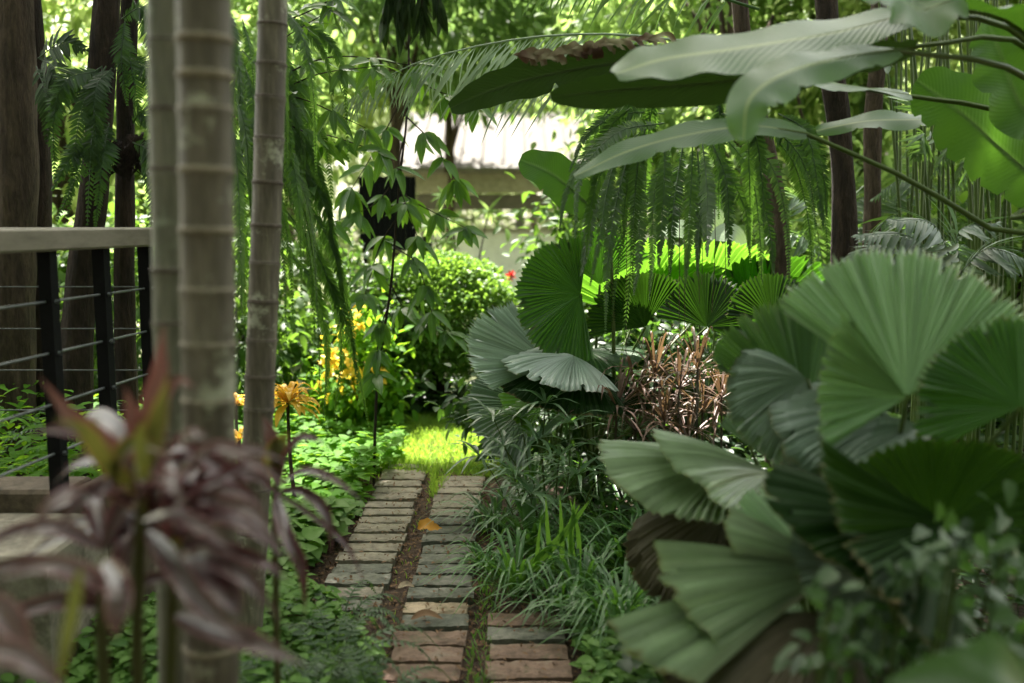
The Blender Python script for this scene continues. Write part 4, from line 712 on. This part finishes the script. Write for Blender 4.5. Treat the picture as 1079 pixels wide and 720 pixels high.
fleaf(t, P(815, 340, 5.2), P(830, 285, 5.3), (.0, -.95, -.3), M['fan_shaded'], bp_, (-100, 90), pleats=26, cup=.05)
fleaf(t, P(582, 384, 5.0), P(487, 374, 4.8), (.1, -.6, .8), M['fan_sheen'], bp_, (-28, 75), pleats=32, cup=.12, droop=.1)
fleaf(t, P(605, 375, 4.9), P(545, 380, 4.65), (.0, -.25, 1), M['fan_sheen'], bp_, (-85, 90), pleats=30, droop=.14, cup=-.05)
fleaf(t, P(612, 385, 4.95), P(560, 402, 4.6), (.0, -.3, 1), M['fan_shaded'], bp_, (-95, 95), pleats=28, droop=.22, cup=-.05)
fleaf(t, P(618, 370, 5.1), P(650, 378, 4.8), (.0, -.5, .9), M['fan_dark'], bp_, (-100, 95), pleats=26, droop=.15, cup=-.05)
# low small fan beside path
t = thing('fan_palm', 'small low fan palm with grey leaf drooping to the path end', 'fan palm', base(P(560, 470, 5.6), 0)); b2 = base(P(585, 450, 5.5), .1)
fleaf(t, P(560, 428, 5.5), P(495, 448, 5.3), (.1, -.8, .6), M['fan_grey'], b2, (-60, 60), pleats=18, droop=.15)
fleaf(t, P(575, 420, 5.5), P(520, 402, 5.4), (0, -.7, .7), M['fan_lit'], b2, (-70, 70), pleats=18, droop=.05)
fleaf(t, P(590, 420, 5.4), P(600, 395, 5.1), (0, -.7, .7), M['fan_grey'], b2, (-90, 90), pleats=20, droop=.1)
fleaf(t, P(600, 425, 5.4), P(640, 410, 5.1), (.1, -.7, .7), M['fan_grey'], b2, (-90, 90), pleats=20, droop=.1)
# near plant
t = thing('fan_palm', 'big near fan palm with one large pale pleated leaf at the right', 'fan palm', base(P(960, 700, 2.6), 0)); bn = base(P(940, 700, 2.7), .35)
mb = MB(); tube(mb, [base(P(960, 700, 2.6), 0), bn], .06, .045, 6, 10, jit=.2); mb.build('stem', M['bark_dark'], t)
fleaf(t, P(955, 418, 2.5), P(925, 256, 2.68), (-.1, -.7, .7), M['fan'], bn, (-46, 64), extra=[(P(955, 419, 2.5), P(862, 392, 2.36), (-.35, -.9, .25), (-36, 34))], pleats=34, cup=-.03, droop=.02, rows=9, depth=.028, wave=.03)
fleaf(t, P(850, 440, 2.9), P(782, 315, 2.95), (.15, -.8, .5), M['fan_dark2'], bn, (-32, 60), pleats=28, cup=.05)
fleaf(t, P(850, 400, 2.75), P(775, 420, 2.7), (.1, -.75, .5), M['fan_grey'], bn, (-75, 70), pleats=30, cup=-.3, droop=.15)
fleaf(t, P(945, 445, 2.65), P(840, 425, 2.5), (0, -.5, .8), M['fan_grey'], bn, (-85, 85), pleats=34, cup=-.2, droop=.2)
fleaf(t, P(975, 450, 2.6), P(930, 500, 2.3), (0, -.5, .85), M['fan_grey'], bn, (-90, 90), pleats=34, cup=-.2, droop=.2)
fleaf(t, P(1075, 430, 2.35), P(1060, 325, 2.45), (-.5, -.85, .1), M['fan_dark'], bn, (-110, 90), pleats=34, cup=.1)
fleaf(t, P(985, 560, 2.3), P(1015, 440, 2.2), (-.1, -.9, -.3), M['fan_shaded'], bn, (-105, 105), pleats=34, cup=.05, fold=-.1)
fleaf(t, P(975, 560, 2.2), P(830, 540, 2.05), (0, -.3, 1), M['fan_shaded'], bn, (-45, 60), pleats=20, cup=.0, droop=.1)
fleaf(t, P(1000, 550, 2.2), P(880, 590, 1.95), (0, -.8, .5), M['fan_shaded'], bn, (-50, 40), pleats=20, cup=.1, droop=.02)
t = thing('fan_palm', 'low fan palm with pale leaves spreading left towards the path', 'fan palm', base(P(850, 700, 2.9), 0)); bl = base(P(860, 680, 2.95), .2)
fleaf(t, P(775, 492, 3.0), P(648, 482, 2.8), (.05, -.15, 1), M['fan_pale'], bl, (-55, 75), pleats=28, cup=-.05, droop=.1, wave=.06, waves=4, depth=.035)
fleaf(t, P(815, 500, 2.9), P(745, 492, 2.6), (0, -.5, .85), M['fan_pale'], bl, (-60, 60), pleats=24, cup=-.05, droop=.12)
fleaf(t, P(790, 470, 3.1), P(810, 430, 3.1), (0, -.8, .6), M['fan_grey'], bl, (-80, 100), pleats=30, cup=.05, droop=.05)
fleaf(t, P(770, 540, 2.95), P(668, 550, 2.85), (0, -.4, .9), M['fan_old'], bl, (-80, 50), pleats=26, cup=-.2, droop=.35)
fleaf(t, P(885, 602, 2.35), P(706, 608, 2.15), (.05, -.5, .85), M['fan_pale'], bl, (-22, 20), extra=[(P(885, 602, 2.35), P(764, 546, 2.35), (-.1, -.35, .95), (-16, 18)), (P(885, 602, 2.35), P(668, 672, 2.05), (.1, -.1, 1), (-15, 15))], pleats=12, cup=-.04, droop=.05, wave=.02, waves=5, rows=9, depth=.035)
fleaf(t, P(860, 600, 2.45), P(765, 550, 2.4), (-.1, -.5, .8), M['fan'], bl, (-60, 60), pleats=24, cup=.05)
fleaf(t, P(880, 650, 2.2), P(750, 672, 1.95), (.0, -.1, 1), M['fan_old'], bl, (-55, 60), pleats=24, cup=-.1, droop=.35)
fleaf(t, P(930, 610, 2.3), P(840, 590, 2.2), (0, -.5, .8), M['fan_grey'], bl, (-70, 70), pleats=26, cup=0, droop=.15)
# ================================================================== GRASSY / SEDGE PLANTS
def clump(name, label, cat, c, n, L, w, m, el=(.7, 1.4), z0=0, droop=.6, grp=None, N=None, seg=12, spread=.05):
    mb = MB(); c = np.asarray(c, float)
    for i in range(n):
        a = rnd(0, 6.28); e = rnd(*el); l = L * rnd(.55, 1.1); h = np.array([math.cos(a), math.sin(a), 0.]); s = np.array([c[0] + h[0] * rnd(0, spread), c[1] + h[1] * rnd(0, spread), z0])
        ce, se = math.cos(e), math.sin(e)
        blade(mb, [s, s + h * l * .35 * ce + [0, 0, l * .38 * se], s + h * l * .75 * ce * 1.2 + [0, 0, l * (.66 * se - droop * .12)], s + h * l * (ce * 1.1 + .25) + [0, 0, l * (.72 * se - droop * .55)]], w * rnd(.8, 1.15), N=(0, 0, 1) if e < 1.2 else (-h[0], -h[1], .4), n=seg, prof='strap', fold=(.3, .3), na=1)
    return tag(mb.build(name, m), label, cat, grp)
gp = 'grassy clumps edging the path on the right'
labs = ['grassy clump nearest the reddish slabs', 'grassy clump at the middle of the right path edge', 'grassy clump set back under the pale fan leaf', 'broad grassy clump in the lower middle beside the drooping palm leaf', 'grassy clump below the tall light green blades', 'far grassy clump beside the sedge fans', 'grassy clump deep in shade behind the light blades', 'grassy clump leaning over the soil at the path bend', 'small grassy tuft on the right edge of the far path', 'smallest grassy tuft on the path edge near the sedge fans', 'grassy clump right of the reddish slabs at the bottom', 'grassy clump under the drooping end of the pale fan leaf']
for (u, v, n, L, m), lb in zip([(612, 640, 80, .40, 'strap'), (545, 628, 75, .42, 'strap'), (660, 610, 75, .46, 'strap'), (655, 665, 75, .45, 'strap'), (590, 600, 80, .42, 'strap'), (525, 560, 60, .36, 'sedge'), (640, 570, 70, .48, 'strap'), (590, 648, 50, .30, 'strap'), (512, 600, 34, .24, 'strap'), (508, 560, 30, .22, 'sedge'), (640, 672, 60, .34, 'strap'), (662, 690, 60, .34, 'strap')], labs):
    clump('grass_clump', lb, 'grass clump', G(u, v), n, L, .016, M[m], grp=gp, el=(.6, 1.35))
mb = MB()
for (u0, v0, u1, v1, u2, v2) in [(585, 620, 578, 570, 575, 522), (592, 622, 592, 570, 590, 520), (600, 620, 602, 565, 606, 523), (606, 622, 610, 570, 600, 524), (570, 620, 566, 590, 570, 545), (525, 625, 580, 575, 624, 524), (540, 600, 590, 570, 622, 528), (612, 620, 600, 560, 612, 530)]:
    blade(mb, [base(P(u0, v0 + 10, 4.1), 0), P(u1, v1, 4.0), P(u2, v2, 3.95)], .023, N=(0, -1, .1), n=12, prof='strap', fold=(.2, .2), na=1)
tag(mb.build('blade_plant', M['strap_l']), 'upright light green blades rising from the grassy clumps', 'blade plant')
for u, v, n, L, lb in [(560, 590, 50, .45, 'dark leafy clump behind the light blades'), (690, 600, 50, .5, 'dark clump under the big pale fan leaf'), (620, 540, 70, .6, 'tall dark clump behind the sedge fans'), (700, 540, 60, .6, 'shaded clump between red-brown leaves and pale fan'), (560, 530, 60, .5, 'dark clump left of the sedge fans')]:
    clump('strap_plant', lb, 'leafy clump', G(u, v), n, L, .026, M['strap'], el=(.8, 1.4))
# umbrella sedge heads
t = thing('umbrella_sedge', 'umbrella-like sedge plant with radiating narrow leaves right of the path end', 'sedge', base(P(570, 520, 4.9), 0))
heads = [(575, 425, 4.6), (548, 440, 4.7), (600, 445, 4.5), (530, 470, 4.7), (568, 462, 4.6), (618, 440, 4.8), (545, 500, 4.5), (590, 480, 4.5), (520, 440, 5.0), (630, 470, 4.7), (505, 480, 4.9), (560, 520, 4.4), (610, 500, 4.4), (640, 500, 4.6), (585, 530, 4.4), (530, 525, 4.6), (650, 450, 4.9)]
for (u, v, Y) in heads:
    h = P(u, v, Y); mb = MB(); k = random.randint(9, 13)
    for i in range(k):
        a = 6.283 * i / k + rnd(-.2, .2); l = rnd(.15, .26); e = rnd(-.1, .7); d = np.array([math.cos(a) * math.cos(e), math.sin(a) * math.cos(e), math.sin(e)])
        blade(mb, [h, h + d * l * .5, h + d * l + [0, 0, -.25 * l]], .02, n=7, prof='strap', na=1, fold=(.2, .2), N=(0, -.05, 1))
    mb.build('leaf_head', M['sedge'], t); mb = MB(); b3 = base(P(580 + (u - 575) * .4, 540, 4.8), 0); tube(mb, [b3, (b3 + h) / 2 + [rnd(-.03, .03), 0, .08], h], .004, .003, 8, 5); mb.build('stalk', M['stalk'], t)
# red-brown grassy plant
t = thing('red_brown_plant', 'clump of narrow red-brown leaves between the fan palms', 'leafy clump', base(P(705, 430, 4.9), 0))
for (u, v) in [(670, 395), (690, 370), (715, 385), (735, 365), (700, 420), (740, 410), (725, 440), (670, 430), (650, 405), (760, 395)]:
    mb = MB(); h = P(u, v + 25, 4.7 + rnd(-.2, .2))
    for i in range(34):
        a = rnd(0, 6.28); e = rnd(-.3, 1.4); l = rnd(.18, .34); d = np.array([math.cos(a) * math.cos(e), math.sin(a) * math.cos(e), math.sin(e)])
        blade(mb, [h, h + d * l * .5, h + d * l * .85 + [0, 0, -.1 * l], h + d * l + [0, 0, -.35 * l]], .014, n=8, prof='strap', na=1, fold=(.3, .3))
    tube(mb, [base(P(705 + (u - 705) * .6, 430, 4.9), 0), (h + base(h, 0)) / 2, h], .008, .006, 6, 6); mb.build('leaf_head', M['dian'], t)
# ================================================================== BROAD LEAVED SHRUB BOTTOM RIGHT
t = thing('leafy_shrub', 'dark shrub with rounded leaves in the bottom right corner', 'shrub', base(P(1000, 700, 2.0), 0)); ml, ms = MB(), MB()
for i in range(75):
    u, v = rnd(850, 1110), rnd(520, 760)
    if v < 640 - (u - 850) * .45: continue
    Y = rnd(1.75, 2.3) ; h = P(u, v, Y); k = 7; cloud(ml, h + RNG.normal(size=(k, 3)) * .035, nz(rdir(k) + [-.3, -.4, -.1]), nz(rdir(k) * .5 + [0, -.4, .8]), RNG.uniform(.03, .06, k), RNG.uniform(.022, .042, k), T_HEART)
    tube(ms, [h, h * [1, 1, 0] + [0, .1, h[2] * .4], base(P(1000 + (u - 1000) * .6, 700, 2.1), 0)], .003, .006, 6, 5)
ms.build('stems', M['stalk'], t); ml.build('foliage', M['corner'], t)
t = thing('leafy_plant', 'blurred broad leaf poking up in the extreme bottom right', 'leafy plant', base(P(1040, 720, 1.3), 0))
for pts_, w in [(((1090, 730, 1.25), (1050, 700, 1.2), (1005, 690, 1.2)), .07), (((1100, 740, 1.3), (1020, 712, 1.3), (930, 720, 1.3)), .07)]:
    mb = MB(); blade(mb, tp(*pts_), w, N=(0, -.7, .7), n=12, fold=(.2, .2)); mb.build('leaf', M['corner'], t)
mb = MB(); tube(mb, [base(P(1100, 740, 1.3), 0), P(1100, 740, 1.3)], .006, .004, 5, 6); mb.build('stem', M['stalk'], t)
# small-leaved filler between near fans
t = thing('leafy_shrub', 'small-leaved shrub filling the dark gap between the near fan leaves', 'shrub', base(P(850, 500, 3.3), 0)); ml, ms = MB(), MB()
for i in range(60):
    u, v = rnd(800, 960), rnd(440, 560); h = P(u, v, rnd(3.0, 3.5)); k = 6; cloud(ml, h + RNG.normal(size=(k, 3)) * .04, rdir(k), nz(rdir(k) * .5 + [0, -.4, .8]), RNG.uniform(.03, .06, k), RNG.uniform(.02, .035, k), T_M); tube(ms, [h, base(P(850, 560, 3.3), 0)], .002, .004, 5, 4)
ms.build('stems', M['stalk'], t); ml.build('foliage', M['cover_g'], t)
# ================================================================== CORDYLINE (near, bottom left)
t = thing('cordyline', 'large blurred purple-leaved cordyline in the near left foreground', 'cordyline', base(P(150, 720, 1.75), 0))
for pts_ in [((150, 900, 1.75), (145, 700, 1.7), (150, 520, 1.65)), ((140, 900, 1.75), (110, 720, 1.65), (112, 590, 1.6)), ((160, 900, 1.75), (180, 700, 1.65), (185, 570, 1.6))]:
    mb = MB(); q = tp(*pts_); tube(mb, [base(q[0], 0), q[1], q[2]], .012, .010, 14, 9); mb.build('stem', M['cord_g'], t)
def cl(pts_, wpx, m, N=(0, -.6, .8), fold=(.5, .5), **k):
    q = tp(*pts_); mb = MB(); Y = pts_[1][2]; blade(mb, q, wpx * Y / F * 1.08, N=N, n=18, prof='cord', fold=fold, na=2, **k); return mb.build('leaf', M[m], t)
Y = 1.5
cl(((135, 650, 1.5), (95, 612, 1.42), (45, 598, 1.4), (-15, 616, 1.4)), 28, 'cord_l')
cl(((112, 590, 1.5), (128, 622, 1.42), (124, 650, 1.4), (121, 676, 1.4)), 32, 'cord_l', N=(0, -.9, .4))
cl(((-60, 640, 1.3), (-10, 640, 1.3), (20, 665, 1.3), (38, 700, 1.3)), 34, 'cord_l')
cl(((-60, 690, 1.2), (0, 688, 1.2), (40, 702, 1.2), (80, 740, 1.2)), 30, 'cord_l')
cl(((155, 560, 1.6), (185, 600, 1.5), (215, 640, 1.45), (260, 680, 1.42)), 26, 'cord_l', N=(.1, -.7, .7))
cl(((190, 585, 1.6), (228, 612, 1.5), (245, 635, 1.46), (256, 650, 1.45)), 34, 'cord')
cl(((185, 650, 1.6), (230, 668, 1.5), (275, 682, 1.45), (325, 702, 1.45)), 30, 'cord_l')
cl(((150, 550, 1.6), (185, 546, 1.5), (220, 562, 1.45), (248, 582, 1.45)), 22, 'cord_l')
cl(((185, 545, 1.6), (215, 528, 1.5), (250, 540, 1.5), (285, 575, 1.5)), 24, 'cord')
cl(((185, 560, 1.6), (225, 545, 1.6), (270, 560, 1.55), (308, 595, 1.55)), 24, 'cord')
cl(((150, 500, 1.65), (158, 450, 1.6), (168, 400, 1.6), (172, 340, 1.6)), 30, 'cord_p', N=(.2, -1, .1))
cl(((152, 500, 1.6), (164, 465, 1.58), (172, 430, 1.56), (178, 392, 1.55)), 28, 'cord_g', N=(-.2, -1, .1))
cl(((140, 490, 1.6), (115, 470, 1.6), (78, 440, 1.6), (40, 395, 1.6)), 24, 'cord_p', N=(0, -1, .3))
cl(((145, 520, 1.6), (118, 490, 1.55), (90, 455, 1.5), (55, 440, 1.5)), 24, 'cord_g', N=(0, -.9, .4))
cl(((148, 480, 1.6), (142, 450, 1.6), (138, 430, 1.6), (131, 405, 1.6)), 18, 'cord_p', N=(.3, -1, 0))
cl(((165, 450, 1.6), (180, 415, 1.6), (192, 402, 1.6), (206, 410, 1.6)), 14, 'cord_p')
cl(((160, 500, 1.6), (185, 470, 1.55), (205, 460, 1.5), (222, 462, 1.5)), 22, 'cord_l')
cl(((150, 510, 1.6), (120, 485, 1.6), (95, 480, 1.6), (60, 500, 1.6)), 22, 'cord')
cl(((160, 490, 1.7), (200, 480, 1.7), (240, 500, 1.7), (285, 545, 1.7)), 24, 'cord')
cl(((150, 520, 1.6), (120, 515, 1.5), (85, 530, 1.5), (55, 570, 1.5)), 28, 'cord')
cl(((150, 530, 1.6), (160, 510, 1.5), (180, 510, 1.42), (195, 535, 1.4)), 26, 'cord_l')
cl(((170, 520, 1.6), (200, 495, 1.52), (235, 474, 1.48), (288, 500, 1.45)), 24, 'cord_l', N=(.2, -.6, .8))
cl(((180, 540, 1.6), (225, 512, 1.52), (268, 492, 1.48), (310, 520, 1.45)), 22, 'cord', N=(.2, -.6, .8))
cl(((170, 550, 1.6), (215, 536, 1.5), (262, 540, 1.45), (300, 585, 1.42)), 24, 'cord_l', N=(.1, -.6, .8))
cl(((118, 530, 1.6), (125, 490, 1.55), (145, 468, 1.52), (182, 480, 1.5)), 26, 'cord_g', N=(0, -.8, .5))
cl(((140, 540, 1.6), (95, 520, 1.5), (55, 535, 1.45), (20, 585, 1.42)), 24, 'cord_l', N=(-.1, -.6, .8))
cl(((170, 600, 1.6), (215, 590, 1.5), (260, 610, 1.46), (300, 660, 1.44)), 26, 'cord', N=(.1, -.7, .7))
cl(((85, 600, 1.3), (78, 640, 1.28), (68, 690, 1.25), (60, 740, 1.25)), 15, 'olive', N=(.2, -1, .1))
cl(((145, 480, 1.6), (152, 500, 1.5), (148, 460, 1.5), (152, 440, 1.5)), 16, 'olive', N=(.2, -1, .1))
for i in range(30):
    hd = [(150, 515, 1.68), (108, 580, 1.66), (188, 575, 1.7), (150, 560, 1.7), (120, 640, 1.74)][i % 5]; a = rnd(-.55, 3.7); l = rnd(100, 180); ux, vy = math.cos(a), -math.sin(a) * .68; Yd = rnd(-.12, .3)
    dr = rnd(0, .3) * l
    pts_ = (hd, (hd[0] + ux * l * .35, hd[1] + vy * l * .5 - 10, hd[2] + Yd * .4), (hd[0] + ux * l * .72, hd[1] + vy * l * .8 - 6 + dr * .3, hd[2] + Yd * .8), (hd[0] + ux * l * 1.02, hd[1] + vy * l * .85 + dr, hd[2] + Yd))
    cl(pts_, rnd(16, 25), 'cord', N=(rnd(-.3, .3), rnd(-.8, -.2), .8))
t = thing('cordyline', 'smaller cordyline with arching grey-purple leaves by the slim ringed stem', 'cordyline', base(P(288, 600, 2.3), 0))
mb = MB(); tube(mb, [base(P(288, 640, 2.3), 0), P(290, 560, 2.3), P(292, 505, 2.25)], .009, .007, 10, 8); mb.build('stem', M['cord_g'], t)
cl(((292, 510, 2.25), (292, 480, 2.22), (284, 455, 2.2), (275, 436, 2.2)), 17, 'cord_l', N=(.2, -.9, .3))
cl(((290, 505, 2.25), (287, 480, 2.2), (296, 465, 2.2), (306, 455, 2.2)), 22, 'cord_g', N=(.3, -1, .1))
cl(((292, 510, 2.25), (305, 478, 2.2), (322, 462, 2.18), (345, 468, 2.15)), 16, 'cord_l')
cl(((292, 515, 2.25), (320, 498, 2.2), (350, 505, 2.15), (385, 530, 2.1)), 13, 'cord_l')
cl(((292, 520, 2.25), (330, 545, 2.2), (365, 575, 2.15), (388, 625, 2.1)), 7, 'cord')
cl(((290, 520, 2.25), (320, 520, 2.2), (345, 545, 2.15), (350, 590, 2.1)), 14, 'cord')
cl(((290, 520, 2.25), (262, 500, 2.2), (240, 520, 2.15), (232, 560, 2.1)), 16, 'cord')
cl(((290, 520, 2.25), (300, 560, 2.1), (318, 600, 2.05), (322, 650, 2.05)), 16, 'cord')
# low ferns, lower left
for lb, u, v, Y, n_, L in [('green fern spilling over the lower left of the path', 350, 690, 3.1, 12, .34), ('fern beside the first slabs at the bottom of the photo', 395, 700, 2.9, 9, .3), ('small fern below the smaller cordyline', 300, 690, 2.9, 10, .34), ('fern among the heart-leaved ground cover', 355, 655, 3.5, 9, .28), ('fern behind the fence near the second post', 95, 480, 4.5, 10, .45)]:
    c_ = base(P(u, v, Y), .03 if u > 200 else .45); t = thing('fern', lb, 'fern', (c_[0], c_[1], 0))
    for i in range(n_):
        a = 6.28 * i / n_ + rnd(-.3, .3); h = np.array([math.cos(a), math.sin(a), 0]); l = L * rnd(.8, 1.1)
        frond(t, [c_, c_ + h * l * .35 + [0, 0, l * .45], c_ + h * l * .75 + [0, 0, l * .5], c_ + h * l + [0, 0, l * .25]], 22, .05, .012, M['fern_bluish'] if u > 200 else M['fern'], N=(0, 0, 1), droop=.1)
# ================================================================== LIGHT, WORLD, CAMERA
EL, AZ = 62, -20     # sun from ahead, slightly left
w = bpy.data.worlds.new('World'); sc.world = w; w.use_nodes = True; nt = w.node_tree; bg = nt.nodes['Background']; sky = nt.nodes.new('ShaderNodeTexSky')
sky.sky_type = 'NISHITA'; sky.sun_disc = False; sky.sun_elevation = R(EL); sky.sun_rotation = R(AZ); sky.dust_density = 2.5; sky.air_density = 1.0
hs = nt.nodes.new('ShaderNodeHueSaturation'); hs.inputs['Saturation'].default_value = .38; nt.links.new(sky.outputs[0], hs.inputs['Color']); tn = nt.nodes.new('ShaderNodeMix'); tn.data_type = 'RGBA'; tn.blend_type = 'MULTIPLY'; tn.inputs[0].default_value = 1; tn.inputs[7].default_value = (1.0, .965, .80, 1); nt.links.new(hs.outputs[0], tn.inputs[6]); nt.links.new(tn.outputs[2], bg.inputs[0]); bg.inputs[1].default_value = .125
ld = bpy.data.lights.new('sun', 'SUN'); ld.energy = 5; ld.angle = R(.6); ld.color = (1, .95, .86); so = bpy.data.objects.new('sun', ld); C.objects.link(so)
sd = Vector((math.sin(R(AZ)) * math.cos(R(EL)), math.cos(R(AZ)) * math.cos(R(EL)), math.sin(R(EL)))); so.rotation_euler = sd.to_track_quat('Z', 'Y').to_euler()
cd = bpy.data.cameras.new('camera'); cam = bpy.data.objects.new('camera', cd); C.objects.link(cam); cam.location = tuple(CAM); cam.rotation_euler = (R(90) - PIT, 0, 0)
cd.sensor_width = 36; cd.lens = 35.0; cd.clip_end = 500; cd.clip_start = .05; cd.dof.use_dof = True; cd.dof.focus_distance = 4.7; cd.dof.aperture_fstop = 1.3; cd.dof.aperture_blades = 0
sc.camera = cam
sc.view_settings.view_transform = 'Standard'; sc.view_settings.look = 'None'; sc.view_settings.exposure = 2.85; sc.view_settings.gamma = 1
sc.cycles.max_bounces = 7; sc.cycles.diffuse_bounces = 2; sc.cycles.glossy_bounces = 3; sc.cycles.transmission_bounces = 5; sc.cycles.transparent_max_bounces = 4
sc.cycles.use_denoising = True; sc.cycles.caustics_reflective = False; sc.cycles.sample_clamp_indirect = 6
